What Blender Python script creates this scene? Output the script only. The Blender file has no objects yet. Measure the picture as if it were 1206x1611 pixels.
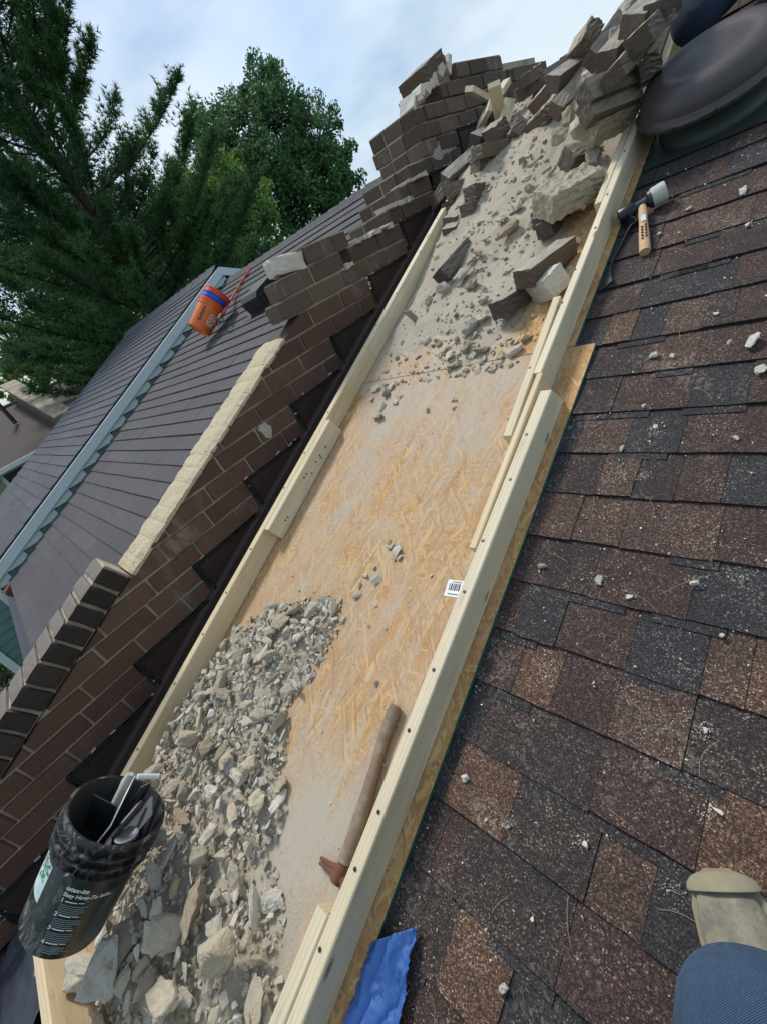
import bpy, bmesh, math, random
from mathutils import Matrix, Vector, noise
random.seed(7)
sc = bpy.context.scene
C = sc.collection

# ------------------------------------------------------------------ frame of the place
# world: X along the eaves, Y horizontally up the slope, Z up; the photographer's phone is at the origin
R = Matrix([(0.69182772, 0.60628973, -0.39215707), (0.09919211, -0.61775824, -0.78008697), (-0.71521698, 0.5007869, -0.48752143)])
F = 674.72; CX, CY = 603.0, 805.5
TH = 0.38441522; H = 1.067
ct, st = math.cos(TH), math.sin(TH)
U = Vector((1, 0, 0)); V = Vector((0, ct, st)); N = Vector((0, -st, ct))
MROOF = Matrix(((1, 0, 0, 0), (0, ct, -st, st*H), (0, st, ct, -ct*H), (0, 0, 0, 1)))   # (u, v, n) -> world

# ------------------------------------------------------------------ camera, sky, sun, exposure
cam = bpy.data.cameras.new('camera'); cam_ob = bpy.data.objects.new('camera', cam); C.objects.link(cam_ob)
RT = R.transposed()
cx_, cy_, cz_ = RT @ Vector((1, 0, 0)), RT @ Vector((0, -1, 0)), RT @ Vector((0, 0, -1))
cam_ob.matrix_world = Matrix((cx_, cy_, cz_)).transposed().to_4x4()
cam.sensor_fit = 'HORIZONTAL'; cam.sensor_width = 36.0; cam.lens = 36.0*F/1206.0
cam.clip_start = 0.02; cam.clip_end = 2000
sc.camera = cam_ob

SUN_EL, SUN_AZ = math.radians(56), math.radians(-70)   # azimuth from +Y towards +X
world = bpy.data.worlds.new('World'); sc.world = world; world.use_nodes = True
wn, wl = world.node_tree.nodes, world.node_tree.links
wn.clear()
wo = wn.new('ShaderNodeOutputWorld'); bg = wn.new('ShaderNodeBackground'); bg.inputs['Strength'].default_value = 0.08
sky = wn.new('ShaderNodeTexSky'); sky.sky_type = 'NISHITA'; sky.sun_disc = False
sky.sun_elevation = SUN_EL; sky.sun_rotation = SUN_AZ; sky.air_density = 1.2; sky.dust_density = 1.5
wtc = wn.new('ShaderNodeTexCoord')
wmap = wn.new('ShaderNodeMapping'); wmap.inputs['Scale'].default_value = (1.0, 1.0, 2.0); wmap.inputs['Location'].default_value = (0.35, 0.1, 0.2)
wno = wn.new('ShaderNodeTexNoise'); wno.inputs['Scale'].default_value = 2.3; wno.inputs['Detail'].default_value = 7; wno.inputs['Roughness'].default_value = 0.52
wra = wn.new('ShaderNodeValToRGB'); wra.color_ramp.elements[0].position = 0.36; wra.color_ramp.elements[0].color = (.30, .30, .30, 1)
wra.color_ramp.elements[1].position = 0.66; wra.color_ramp.elements[1].color = (1, 1, 1, 1)
wno2 = wn.new('ShaderNodeTexNoise'); wno2.inputs['Scale'].default_value = 3.1; wno2.inputs['Detail'].default_value = 4
wra2 = wn.new('ShaderNodeValToRGB'); wra2.color_ramp.elements[0].position = 0.40; wra2.color_ramp.elements[0].color = (2.2, 3.4, 4.8, 1)
wra2.color_ramp.elements[1].position = 0.62; wra2.color_ramp.elements[1].color = (5.6, 6.3, 6.9, 1)
wmix = wn.new('ShaderNodeMix'); wmix.data_type = 'RGBA'
wl.new(wtc.outputs['Generated'], wmap.inputs['Vector'])
wl.new(wmap.outputs[0], wno.inputs['Vector']); wl.new(wmap.outputs[0], wno2.inputs['Vector'])
wl.new(wno.outputs[0], wra.inputs[0]); wl.new(wno2.outputs[0], wra2.inputs[0])
wl.new(wra.outputs[0], wmix.inputs[0]); wl.new(sky.outputs[0], wmix.inputs[6]); wl.new(wra2.outputs[0], wmix.inputs[7])
wl.new(wmix.outputs[2], bg.inputs['Color']); wl.new(bg.outputs[0], wo.inputs['Surface'])

sun = bpy.data.lights.new('sun', 'SUN'); sun.energy = 1.5; sun.angle = math.radians(11); sun.color = (1, .96, .9)
sun_ob = bpy.data.objects.new('sun', sun); C.objects.link(sun_ob)
sd = Vector((math.sin(SUN_AZ)*math.cos(SUN_EL), math.cos(SUN_AZ)*math.cos(SUN_EL), math.sin(SUN_EL)))
sun_ob.rotation_euler = sd.to_track_quat('Z', 'Y').to_euler()
sc.view_settings.view_transform = 'Standard'; sc.view_settings.look = 'None'
sc.view_settings.exposure = 0.88; sc.view_settings.gamma = 1.0

# ------------------------------------------------------------------ helpers
T = Matrix.Translation
def Rz(a): return Matrix.Rotation(a, 4, 'Z')
def Rx(a): return Matrix.Rotation(a, 4, 'X')
def Ry(a): return Matrix.Rotation(a, 4, 'Y')
def ray(x, y): return RT @ Vector(((x-CX)/F, (y-CY)/F, 1))
def rp(x, y, n=0.0):
    d = ray(x, y); t = (n-H)/d.dot(N); P = d*t
    return Vector((P.dot(U), P.dot(V), n))
def depth_at(x, y, n): return (n-H)/ray(x, y).dot(N)
def rw(u, v, n): return U*u + V*v + N*(n-H)
def basis(o, x, y, z):
    return Matrix(((x[0], y[0], z[0], o[0]), (x[1], y[1], z[1], o[1]), (x[2], y[2], z[2], o[2]), (0, 0, 0, 1)))
WM = {}
def thing(name, label, cat, M=None, group=None):
    o = bpy.data.objects.new(name, None); C.objects.link(o); M = M or Matrix()
    o.empty_display_size = .05
    o.matrix_world = M; WM[o.name] = M.copy()
    o['label'] = label; o['category'] = cat
    if group: o['group'] = group
    return o
def tag(o, label, cat, group=None):
    o['label'] = label; o['category'] = cat
    if group: o['group'] = group
    return o
def obj(name, me, parent=None, M=None, mat=None):
    o = bpy.data.objects.new(name, me); C.objects.link(o); M = M or Matrix()
    WM[o.name] = M.copy()
    if parent is not None:
        o.parent = parent; o.matrix_basis = WM[parent.name].inverted() @ M
    else: o.matrix_world = M
    if mat is not None:
        o.material_slots[0].link = 'OBJECT'; o.material_slots[0].material = mat
    return o
def copy_part(src, parent, M):
    o = src.copy(); C.objects.link(o); o.parent = parent; o.matrix_basis = WM[parent.name].inverted() @ M; WM[o.name] = M.copy()
    return o
class MB:
    def __init__(s): s.v = []; s.f = []; s.m = []; s.k = 0
    def add(s, vs, fs, mi=None):
        b = len(s.v); s.v += [tuple(v) for v in vs]
        for f in fs: s.f.append(tuple(i+b for i in f)); s.m.append(s.k if mi is None else mi)
        return s
    def box(s, c, d, M=None, jit=0):
        vs = []
        for z in (-.5, .5):
            for y in (-.5, .5):
                for x in (-.5, .5):
                    p = Vector((x*d[0], y*d[1], z*d[2]))
                    if jit: p += Vector((random.uniform(-jit, jit), random.uniform(-jit, jit), random.uniform(-jit, jit)))
                    if M is not None: p = M @ p
                    vs.append(p + Vector(c))
        return s.add(vs, [(0,2,3,1),(4,5,7,6),(0,1,5,4),(2,6,7,3),(0,4,6,2),(1,3,7,5)])
    def tube(s, pts, rad, n=8, cap=True, flat=None):
        pts = [Vector(p) for p in pts]
        if not hasattr(rad, '__len__'): rad = [rad]*len(pts)
        prev = None; vs = []; fs = []
        for i, p in enumerate(pts):
            t = (pts[min(i+1, len(pts)-1)] - pts[max(i-1, 0)]).normalized()
            if prev is None:
                a = Vector((0, 0, 1)) if abs(t.z) < .9 else Vector((1, 0, 0))
                x = t.cross(a).normalized()
            else: x = (prev - t*prev.dot(t)).normalized()
            y = t.cross(x); prev = x
            for k in range(n):
                a = 2*math.pi*k/n
                vs.append(p + (x*math.cos(a) + y*math.sin(a)*(flat or 1))*rad[i])
        for i in range(len(pts)-1):
            for k in range(n):
                a = i*n+k; b = i*n+(k+1) % n
                fs.append((a, b, b+n, a+n))
        if cap: fs.append(tuple(range(n))[::-1]); fs.append(tuple((len(pts)-1)*n+k for k in range(n)))
        return s.add(vs, fs)
    def lathe(s, prof, n=32, M=None):
        vs = []; fs = []
        for r, z in prof:
            for k in range(n):
                a = 2*math.pi*k/n; p = Vector((r*math.cos(a), r*math.sin(a), z)); vs.append(M @ p if M else p)
        for i in range(len(prof)-1):
            for k in range(n):
                a = i*n+k; b = i*n+(k+1) % n
                fs.append((a, b, b+n, a+n))
        return s.add(vs, fs)
    def prism(s, poly, z0, z1, axis='Z', inset=0.0, dep=0.0):
        """poly of 2-D points, extruded z0..z1; chamfer at the z1 end"""
        n = len(poly); c = (sum(p[0] for p in poly)/n, sum(p[1] for p in poly)/n)
        def P(p, z): return (p[0], p[1], z) if axis == 'Z' else (z, p[0], p[1])
        loops = [[P(p, z0) for p in poly]]
        if inset:
            loops.append([P(p, z1-(dep or inset)*(1 if z1 > z0 else -1)) for p in poly])
            ins = []
            for p in poly:
                dx, dy = c[0]-p[0], c[1]-p[1]; l = math.hypot(dx, dy) or 1
                ins.append((p[0]+dx/l*min(inset*1.4, l*.4), p[1]+dy/l*min(inset*1.4, l*.4)))
            loops.append([P(p, z1) for p in ins])
        else: loops.append([P(p, z1) for p in poly])
        vs = [v for l in loops for v in l]; fs = [tuple(range(n))[::-1]]
        for i in range(len(loops)-1):
            for k in range(n):
                a = i*n+k; b = i*n+(k+1) % n; fs.append((a, b, b+n, a+n))
        fs.append(tuple((len(loops)-1)*n+k for k in range(n)))
        return s.add(vs, fs)
    def mesh(s, name, mats, smooth=False, auto=None):
        me = bpy.data.meshes.new(name); me.from_pydata(s.v, [], s.f)
        for m in (mats if isinstance(mats, (list, tuple)) else [mats]): me.materials.append(m)
        if any(s.m): me.polygons.foreach_set('material_index', s.m)
        bm = bmesh.new(); bm.from_mesh(me); bmesh.ops.recalc_face_normals(bm, faces=bm.faces); bm.to_mesh(me); bm.free()
        if smooth: me.polygons.foreach_set('use_smooth', [True]*len(me.polygons))
        if auto: me.set_sharp_from_angle(angle=math.radians(auto))
        return me
def raw_mesh(name, vs, fs, mats):
    me = bpy.data.meshes.new(name); me.from_pydata(vs, [], fs)
    for m in (mats if isinstance(mats, (list, tuple)) else [mats]): me.materials.append(m)
    return me

# ---- materials
class G:
    """tiny node-graph helper"""
    def __init__(s, name):
        s.m = bpy.data.materials.new(name); s.m.use_nodes = True
        s.t = s.m.node_tree; s.n = s.t.nodes; s.b = s.n['Principled BSDF']
        s.b.inputs['Roughness'].default_value = .85
    def node(s, typ, ins=None, **kw):
        o = s.n.new('ShaderNode'+typ)
        for k, v in kw.items(): setattr(o, k, v)
        for k, v in (ins or {}).items(): s.put(o.inputs[k], v)
        return o
    def put(s, sock, v):
        if isinstance(v, bpy.types.NodeSocket): s.t.links.new(v, sock)
        else:
            if isinstance(v, (tuple, list)) and len(v) == 3 and sock.type == 'RGBA': v = (*v, 1)
            sock.default_value = v
    def pos(s): return s.node('NewGeometry').outputs['Position']
    def obj(s): return s.node('TexCoord').outputs['Object']
    def rnd(s): return s.node('ObjectInfo').outputs['Random']
    def map(s, v, scale=(1,1,1), loc=(0,0,0), rot=(0,0,0)):
        return s.node('Mapping', {'Vector': v, 'Scale': scale, 'Location': loc, 'Rotation': rot}).outputs[0]
    def noise(s, v, scale, detail=4, rough=.55, dist=0):
        return s.node('TexNoise', {'Vector': v, 'Scale': scale, 'Detail': detail, 'Roughness': rough, 'Distortion': dist}).outputs[0]
    def vor(s, v, scale, feature='F1', rnd=1.0):
        return s.node('TexVoronoi', {'Vector': v, 'Scale': scale, 'Randomness': rnd}, feature=feature)
    def ramp(s, f, *stops):
        o = s.node('ValToRGB', {'Fac': f}); r = o.color_ramp
        while len(r.elements) < len(stops): r.elements.new(.5)
        for e, (p, c) in zip(r.elements, stops):
            e.position = p; e.color = (c, c, c, 1) if not hasattr(c, '__len__') else (*c, 1)
        return o.outputs[0]
    def mix(s, f, a, b, mode='MIX'):
        o = s.node('Mix', data_type='RGBA', blend_type=mode)
        s.put(o.inputs[0], f); s.put(o.inputs[6], a); s.put(o.inputs[7], b); return o.outputs[2]
    def math(s, op, a, b=0.0):
        o = s.node('Math', operation=op); s.put(o.inputs[0], a); s.put(o.inputs[1], b); return o.outputs[0]
    def hsv(s, c, v=1.0, sat=1.0, h=.5):
        return s.node('HueSaturation', {'Color': c, 'Value': v, 'Saturation': sat, 'Hue': h}).outputs[0]
    def sep(s, v): return s.node('SeparateXYZ', {'Vector': v}).outputs
    def attr(s, name): return s.node('Attribute', attribute_name=name).outputs['Fac']
    def done(s, col, rough=None, bump=None, strength=.3, dist=.01, **kw):
        s.put(s.b.inputs['Base Color'], col)
        if rough is not None: s.put(s.b.inputs['Roughness'], rough)
        if bump is not None:
            b = s.node('Bump', {'Height': bump, 'Strength': strength, 'Distance': dist})
            s.t.links.new(b.outputs[0], s.b.inputs['Normal'])
        for k, v in kw.items(): s.put(s.b.inputs[k.replace('_', ' ')], v)
        return s.m
def plain(name, col, rough=.6, var=.15, scale=30, metal=0.0, bump=.1):
    g = G(name); p = g.obj(); n = g.noise(p, scale, 5)
    c = g.mix(n, tuple(x*(1-var) for x in col), tuple(min(1, x*(1+var)) for x in col))
    g.b.inputs['Metallic'].default_value = metal
    return g.done(c, rough, n, bump, .004)

def m_shingle(name, dark, mid, light):
    g = G(name); p = g.pos()
    cell = g.vor(p, 400).outputs['Color']; r = g.sep(cell)
    big = g.noise(p, 9, 5, .6)
    bias = g.math('ADD', r[0], g.math('MULTIPLY', g.math('SUBTRACT', big, .5), .5))
    c = g.ramp(bias, (.0, tuple(x*.55 for x in dark)), (.42, dark), (.66, mid), (.88, mid), (.96, light), (1, tuple(min(1, x*1.5) for x in light)))
    f = g.noise(p, 520, 2)
    c = g.mix(g.ramp(f, (.38, 0), (.62, .5)), c, tuple(x*.4 for x in dark))
    # mortar dust caught in the granules
    du = g.noise(p, 5.5, 6, .65); du2 = g.sep(g.vor(p, 120).outputs['Color'])[1]
    k = g.math('MULTIPLY', g.ramp(du, (.54, 0), (.74, .6)), g.ramp(du2, (.62, 0), (.85, 1)))
    c = g.mix(k, c, (.33, .29, .24))
    return g.done(c, .92, r[0], .7, .004)
M_SH = {'k': m_shingle('shingle_charcoal', (.027, .025, .026), (.062, .056, .056), (.18, .155, .135)),
        'd': m_shingle('shingle_dark_brown', (.032, .024, .023), (.080, .055, .047), (.21, .155, .12)),
        'm': m_shingle('shingle_maroon_brown', (.042, .026, .023), (.105, .062, .048), (.25, .165, .125)),
        'b': m_shingle('shingle_brown', (.055, .035, .028), (.15, .09, .064), (.32, .22, .16)),
        'o': m_shingle('shingle_rust_brown', (.075, .042, .028), (.20, .112, .070), (.38, .25, .17))}
M_SHEDGE = plain('shingle_felt_edge', (.012, .012, .013), .95)

def m_greyshingle(name, a, b, sc=1.0):
    g = G(name); p = g.pos(); r = g.rnd()
    q = g.map(p, (9*sc, 2.2*sc, 2.2*sc)); n = g.noise(q, 2.2, 5, .6)
    s = g.noise(p, 160*sc, 3); big = g.noise(p, 1.3, 4)
    c = g.mix(g.ramp(n, (.3, 0), (.7, 1)), a, b)
    c = g.mix(g.ramp(s, (.35, .0), (.7, .55)), c, tuple(x*1.7 for x in b))
    c = g.hsv(c, g.math('ADD', .78, g.math('ADD', g.math('MULTIPLY', r, .22), g.math('MULTIPLY', big, .25))))
    return g.done(c, .9, s, .5, .004)
M_GREY = m_greyshingle('grey_shingle', (.042, .040, .042), (.075, .07, .072))
M_FARSH = m_greyshingle('slate_blue_shingle', (.036, .038, .046), (.075, .077, .088))
M_BROWNROOF = m_greyshingle('weathered_brown_shingle', (.040, .032, .026), (.062, .05, .042))

def m_pine(name, a, b, knots=True, grey=.0):
    g = G(name); p = g.obj()
    off = g.node('VectorMath', {0: p, 1: g.node('CombineXYZ', {'X': g.math('MULTIPLY', g.rnd(), 7.0), 'Y': g.math('MULTIPLY', g.rnd(), 3.0)}).outputs[0]}, operation='ADD').outputs[0]
    q = g.map(off, (.55, 9, 9)); w = g.noise(q, 1.6, 3, .5, .6)
    ring = g.node('TexWave', {'Vector': g.map(off, (.10, 1, 1)), 'Scale': 26.0, 'Distortion': 5.5, 'Detail': 2.0, 'Detail Scale': .7}, bands_direction='Y').outputs['Fac']
    fine = g.noise(g.map(off, (3, 120, 120)), 2, 3)
    c = g.mix(g.ramp(w, (.3, 0), (.7, 1)), a, b)
    c = g.mix(g.math('MULTIPLY', g.ramp(ring, (.45, 0), (.95, 1)), .32), c, tuple(x*.66 for x in a))
    c = g.mix(g.math('MULTIPLY', fine, .25), c, tuple(x*.8 for x in a))
    if knots:
        v = g.vor(g.map(off, (1, 3.2, 3.2)), 3.4).outputs['Distance']
        c = g.mix(g.ramp(v, (.06, .8), (.10, 0)), c, (.20, .10, .05))
    st_ = g.noise(g.map(off, (2, 14, 14)), 3.5, 5, .7)
    c = g.mix(g.ramp(st_, (.58, 0), (.74, .5)), c, (.24, .20, .15))
    if grey: c = g.mix(g.math('MULTIPLY', g.ramp(g.noise(off, 5, 4), (.35, .2), (.65, 1)), grey), c, (.36, .31, .235))
    return g.done(c, .75, fine, .15, .002)
M_PINE = m_pine('pale_pine', (.70, .58, .375), (.82, .72, .515), grey=.2)
M_PINE2 = m_pine('yellow_pine', (.66, .51, .30), (.76, .62, .40))
M_PINE3 = m_pine('brown_dirty_pine', (.40, .27, .17), (.50, .37, .25), grey=.5)

def m_osb():
    g = G('osb_board'); p = g.obj()
    cols = None; hts = None
    for i, (ang, sl, sw, th) in enumerate(((.12, 13, 120, 0), (.95, 17, 135, .5), (-.42, 13, 120, .5), (-1.05, 17, 140, .6), (.5, 14, 125, .55), (-.16, 11, 110, .5), (1.4, 18, 150, .70), (.22, 9, 95, .60), (-.7, 12, 130, .72))):
        w = g.node('TexNoise', {'Vector': g.map(p, loc=(i*2.3, i*.9, 0)), 'Scale': 6.0, 'Detail': 2.0}).outputs['Color']; pw_ = g.node('VectorMath', {0: p, 1: g.node('VectorMath', {0: w, 'Scale': .055}, operation='SCALE').outputs[0]}, operation='ADD').outputs[0]; pw_ = g.map(pw_, loc=(i*.71, i*1.37, 0))
        vr = g.map(g.map(pw_, rot=(0, 0, ang)), (sw, sl, 1))
        vv = g.vor(vr, 1.0); cc = g.sep(vv.outputs['Color'])
        col = g.ramp(cc[0], (0, (.38, .19, .065)), (.3, (.50, .275, .10)), (.55, (.57, .34, .13)), (.82, (.67, .44, .195)), (1, (.44, .225, .075)))
        gr = g.noise(g.map(vr, (5, .5, 1)), 1.5, 3)
        col = g.mix(g.math('MULTIPLY', gr, .38), col, (.36, .20, .085))
        de = g.vor(vr, 1.0, 'DISTANCE_TO_EDGE').outputs['Distance']
        col = g.mix(g.ramp(de, (.0, .5), (.09, 0)), col, (.25, .14, .055))
        k = g.math('GREATER_THAN', cc[1], th)
        cols = col if cols is None else g.mix(k, cols, col)
        hts = cc[2] if hts is None else g.mix(k, hts, g.math('ADD', cc[2], .1*i))
    # reddish brick smears and grey mortar dust
    d = g.attr('dust'); dn = g.noise(g.map(p, (10, 1.1, 1)), 2.6, 8, .68); dn2 = g.noise(g.map(p, (1.6, .8, 1)), 85, 5, .75); dn3 = g.noise(p, 4.5, 5, .6)
    f = g.math('ADD', d, g.math('MULTIPLY', g.math('SUBTRACT', dn, .5), 1.5))
    f = g.math('ADD', f, g.math('MULTIPLY', g.math('SUBTRACT', dn2, .5), 1.0))
    f = g.math('ADD', f, g.math('MULTIPLY', g.math('SUBTRACT', dn3, .5), .9))
    pinkish = g.ramp(g.noise(g.map(p, (7, 1.2, 1), (4, 2, 0)), 1.6, 4), (.53, 0), (.70, .55))
    cols = g.mix(pinkish, cols, (.50, .31, .225))
    dustc = g.mix(dn2, (.36, .31, .24), (.50, .445, .36))
    cols = g.mix(g.ramp(f, (.15, 0), (.85, .92)), cols, dustc)
    return g.done(cols, .8, hts, .25, .003)
M_OSB = m_osb()
M_OSBEDGE = plain('osb_cut_edge', (.36, .22, .10), .9, .45, 90)
M_GREEN = plain('green_edge_seal', (.012, .13, .09), .7, .3, 60)

def m_rubble(name, a, b, dirt=(.27, .23, .165)):
    g = G(name); p = g.obj(); r = g.rnd(); w = g.pos()
    n = g.noise(w, 38, 6, .65); f = g.noise(w, 190, 4, .7)
    c = g.mix(g.ramp(n, (.3, 0), (.7, 1)), a, b)
    c = g.mix(g.ramp(f, (.4, .0), (.75, .5)), c, dirt)
    c = g.hsv(c, g.math('ADD', .76, g.math('MULTIPLY', r, .44)), 1.0)
    h = g.math('ADD', g.math('MULTIPLY', n, 1.2), g.math('MULTIPLY', f, .6))
    return g.done(c, .95, h, .55, .012)
M_RUB = [m_rubble('mortar_grey', (.49, .435, .34), (.62, .56, .455)), m_rubble('mortar_tan', (.44, .365, .25), (.56, .48, .35)),
         m_rubble('mortar_pale', (.58, .535, .44), (.70, .66, .57)), m_rubble('sandstone_brown', (.28, .22, .135), (.40, .325, .22))]
M_REDCHIP = m_rubble('red_brick_chip', (.16, .075, .055), (.23, .12, .09))
def m_sand():
    g = G('mortar_dust'); p = g.pos()
    n = g.noise(p, 12, 6, .65); f = g.noise(p, 170, 4, .75); v = g.sep(g.vor(p, 95).outputs['Color'])[0]
    c = g.mix(n, (.40, .34, .25), (.52, .455, .355))
    c = g.mix(g.ramp(v, (.8, 0), (.9, .55)), c, (.50, .45, .37)); c = g.mix(g.ramp(f, (.3, .5), (.55, 0)), c, (.28, .235, .17))
    return g.done(c, .97, g.math('ADD', f, g.math('MULTIPLY', v, .5)), .5, .008)
M_SAND = m_sand()

def m_brick(name, a, b, stain=.35, dusty=0.0):
    g = G(name); p = g.pos(); r = g.rnd()
    n = g.noise(p, 14, 6, .65); f = g.noise(p, 150, 4, .7)
    c = g.mix(r, a, b); c = g.mix(g.math('MULTIPLY', n, .55), c, tuple(x*.55 for x in a))
    c = g.mix(g.ramp(f, (.5, 0), (.8, .35)), c, tuple(min(1, x*2.6) for x in b))
    # lime runs
    s = g.noise(g.map(p, (16, 16, 5)), 1.0, 5, .7); big = g.noise(p, 2.3, 3)
    k = g.math('MULTIPLY', g.ramp(s, (.52, 0), (.72, 1)), g.ramp(big, (.46, 0), (.66, stain)))
    k = g.math('MULTIPLY', k, g.ramp(r, (.2, .15), (.9, 1)))
    c = g.mix(k, c, (.42, .39, .32))
    if dusty:
        nz = g.node('NewGeometry').outputs['Normal']; z = g.sep(nz)[2]
        dd = g.math('MULTIPLY', g.ramp(z, (.1, 0), (.75, dusty)), g.ramp(n, (.25, .4), (.65, 1)))
        c = g.mix(dd, c, (.46, .405, .32))
    return g.done(c, .8, g.math('ADD', n, f), .35, .006)
M_BRICK = m_brick('dark_glazed_brick', (.098, .047, .032), (.165, .088, .058), .7)
M_BRICKU = m_brick('weathered_dark_brick', (.085, .053, .038), (.185, .127, .09), 1.0, .5)
M_LOOSE = m_brick('dusty_grey_brown_brick', (.108, .075, .053), (.195, .143, .103), .7, .95)
M_CUT = m_brick('split_brown_brick', (.075, .05, .04), (.13, .092, .074), .6, .85)
def m_mortar():
    g = G('old_mortar'); p = g.pos(); n = g.noise(p, 30, 6, .7); f = g.noise(p, 7, 4)
    c = g.mix(n, (.32, .27, .185), (.52, .455, .335)); c = g.mix(g.ramp(f, (.5, 0), (.7, .6)), c, (.055, .045, .03))
    return g.done(c, .95, n, .6, .01)
M_MORTAR = m_mortar()
def m_bed():
    g = G('limestone_mortar_bed'); p = g.pos(); n = g.noise(p, 10, 6, .65); f = g.noise(p, 70, 5, .7); v = g.vor(p, 21).outputs['Distance']
    c = g.mix(n, (.50, .40, .235), (.66, .58, .41)); c = g.mix(g.ramp(f, (.5, 0), (.75, .6)), c, (.33, .25, .14))
    c = g.mix(g.ramp(v, (.05, .9), (.10, 0)), c, (.10, .06, .03))
    return g.done(c, .95, g.math('ADD', n, f), .7, .012, )
M_BED = m_bed()
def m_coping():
    g = G('coping_tone_by_facing'); p = g.pos(); n = g.noise(p, 16, 6, .65); z = g.sep(g.node('NewGeometry').outputs['Normal'])[2]
    top = g.mix(n, (.135, .112, .095), (.21, .18, .15)); side = g.mix(n, (.026, .016, .012), (.045, .03, .023))  # upward faces get the lighter grey, side faces the dark brown
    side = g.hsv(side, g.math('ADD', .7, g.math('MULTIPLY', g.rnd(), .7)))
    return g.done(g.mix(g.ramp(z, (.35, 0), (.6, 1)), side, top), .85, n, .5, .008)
M_COPE = m_coping()
def m_flash():
    g = G('dark_brown_flashing'); p = g.pos(); n = g.noise(p, 6, 5, .6); f = g.noise(p, 60, 4)
    c = g.mix(n, (.030, .016, .012), (.048, .027, .020)); c = g.mix(g.ramp(f, (.62, 0), (.8, .3)), c, (.09, .07, .055))
    return g.done(c, .55, n, .08, .01)
M_FLASH = m_flash()
M_SEAL = plain('black_sealant', (.010, .010, .010), .9, .4, 60, bump=.6)
M_RED = plain('red_rope', (.42, .03, .03), .8); M_TRIM = plain('pale_blue_trim', (.60, .68, .68), .55, .06, 8)
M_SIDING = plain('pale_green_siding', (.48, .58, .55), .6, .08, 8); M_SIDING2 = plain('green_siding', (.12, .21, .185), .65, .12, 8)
M_GUTTER = plain('grey_gutter', (.11, .12, .15), .5, .3, 20); M_RUST = plain('rusty_metal', (.155, .062, .034), .85, .5, 40)
M_BLACKPL = plain('black_plastic', (.014, .015, .016), .38, .3, 50)
def m_bucket():
    g = G('black_smeared_plastic'); p = g.obj()
    n = g.noise(g.map(p, (1, 1, .5)), 22, 6, .72, 1.2); f = g.noise(p, 7, 4, .6)
    k = g.math('MULTIPLY', g.ramp(n, (.50, 0), (.66, .85)), g.ramp(f, (.38, 0), (.60, 1)))
    c = g.mix(k, (.012, .013, .015), (.30, .285, .255))
    return g.done(c, g.math('ADD', .32, g.math('MULTIPLY', k, .5)), n, .15, .004)
M_BUCKET = m_bucket()
M_INNER = plain('bucket_inside_mortar_film', (.035, .036, .038), .7, .8, 25)
M_WHITE = plain('white_print', (.74, .76, .74), .5, .1); M_GREENINK = plain('green_print', (.05, .20, .09), .6, .4, 60)
M_LABEL = plain('pale_paper_label', (.52, .62, .60), .6, .25, 40); M_PRINT = plain('grey_print', (.19, .23, .24), .55, .2); M_INK = plain('black_ink', (.03, .03, .03), .6)
M_ORANGE = plain('orange_plastic', (.80, .155, .022), .45, .06, 10); M_ORANGE2 = plain('red_orange_plastic', (.80, .075, .03), .45, .06, 10)
M_BLUE = plain('blue_plastic', (.035, .10, .50), .6, .5, 40)
M_STEEL = plain('worn_steel', (.30, .31, .33), .4, .3, 60, .7); M_DSTEEL = plain('dark_steel', (.045, .052, .062), .42, .3, 40, .6)
M_WIRE = plain('galvanised_wire', (.50, .50, .48), .4, .2, 60, .6)
M_PALEWOOD = m_pine('tan_hickory_handle', (.55, .33, .17), (.66, .42, .24), False)
def m_oldhandle():
    g = G('worn_grey_brown_handle'); p = g.obj(); n = g.noise(g.map(p, (3, 30, 30)), 2, 5, .6); f = g.noise(p, 24, 5, .7)
    c = g.mix(n, (.17, .115, .072), (.28, .20, .135)); c = g.mix(g.ramp(f, (.48, 0), (.7, .7)), c, (.34, .30, .23))
    return g.done(c, .8, n, .3, .004)
M_OLDWOOD = m_oldhandle()
M_RUBBER = plain('grey_white_rubber', (.50, .49, .43), .8, .2, 40)
M_VENT = plain('brown_vent_dome', (.070, .055, .053), .42, .12, 500, bump=.15); M_VENTB = plain('green_grey_vent_base', (.050, .066, .062), .38, .25, 12, .3)
M_DENIM = None
def m_denim(name, a, b):
    g = G(name); p = g.obj()
    w = g.node('TexWave', {'Vector': g.map(p, rot=(.3, .2, .6)), 'Scale': 210.0, 'Distortion': 1.5, 'Detail': 1.0}).outputs['Fac']
    n = g.noise(p, 14, 5, .65); f = g.noise(g.map(p, (500, 90, 90)), 1.5, 2)
    c = g.mix(n, a, b); c = g.mix(g.math('MULTIPLY', w, .35), c, tuple(x*1.9 for x in b)); c = g.mix(g.ramp(f, (.4, .3), (.7, 0)), c, tuple(x*.6 for x in a))
    fo = g.noise(g.map(p, (9, 3, 5), rot=(.4, .3, .5)), 1.3, 3, .5, .8)
    return g.done(c, .95, g.math('ADD', g.math('MULTIPLY', w, .06), g.math('ADD', g.math('MULTIPLY', n, .25), g.math('MULTIPLY', fo, 1.6))), .9, .03)
M_DENIM = m_denim('blue_denim', (.035, .065, .125), (.075, .13, .22)); M_DENIM2 = m_denim('dark_denim', (.012, .022, .05), (.03, .05, .09))
g = G('dusty_tan_boot_suede'); p = g.obj(); n = g.noise(p, 17, 5, .65); f = g.noise(p, 130, 4, .7)
c = g.mix(g.ramp(n, (.36, 0), (.62, 1)), (.11, .10, .08), (.30, .265, .18)); c = g.mix(g.math('MULTIPLY', f, .4), c, (.40, .37, .28))
M_BOOT = g.done(c, .95, g.math('ADD', n, f), .4, .006)
M_SOLE = plain('boot_sole', (.29, .255, .17), .9, .3, 30)
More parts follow.
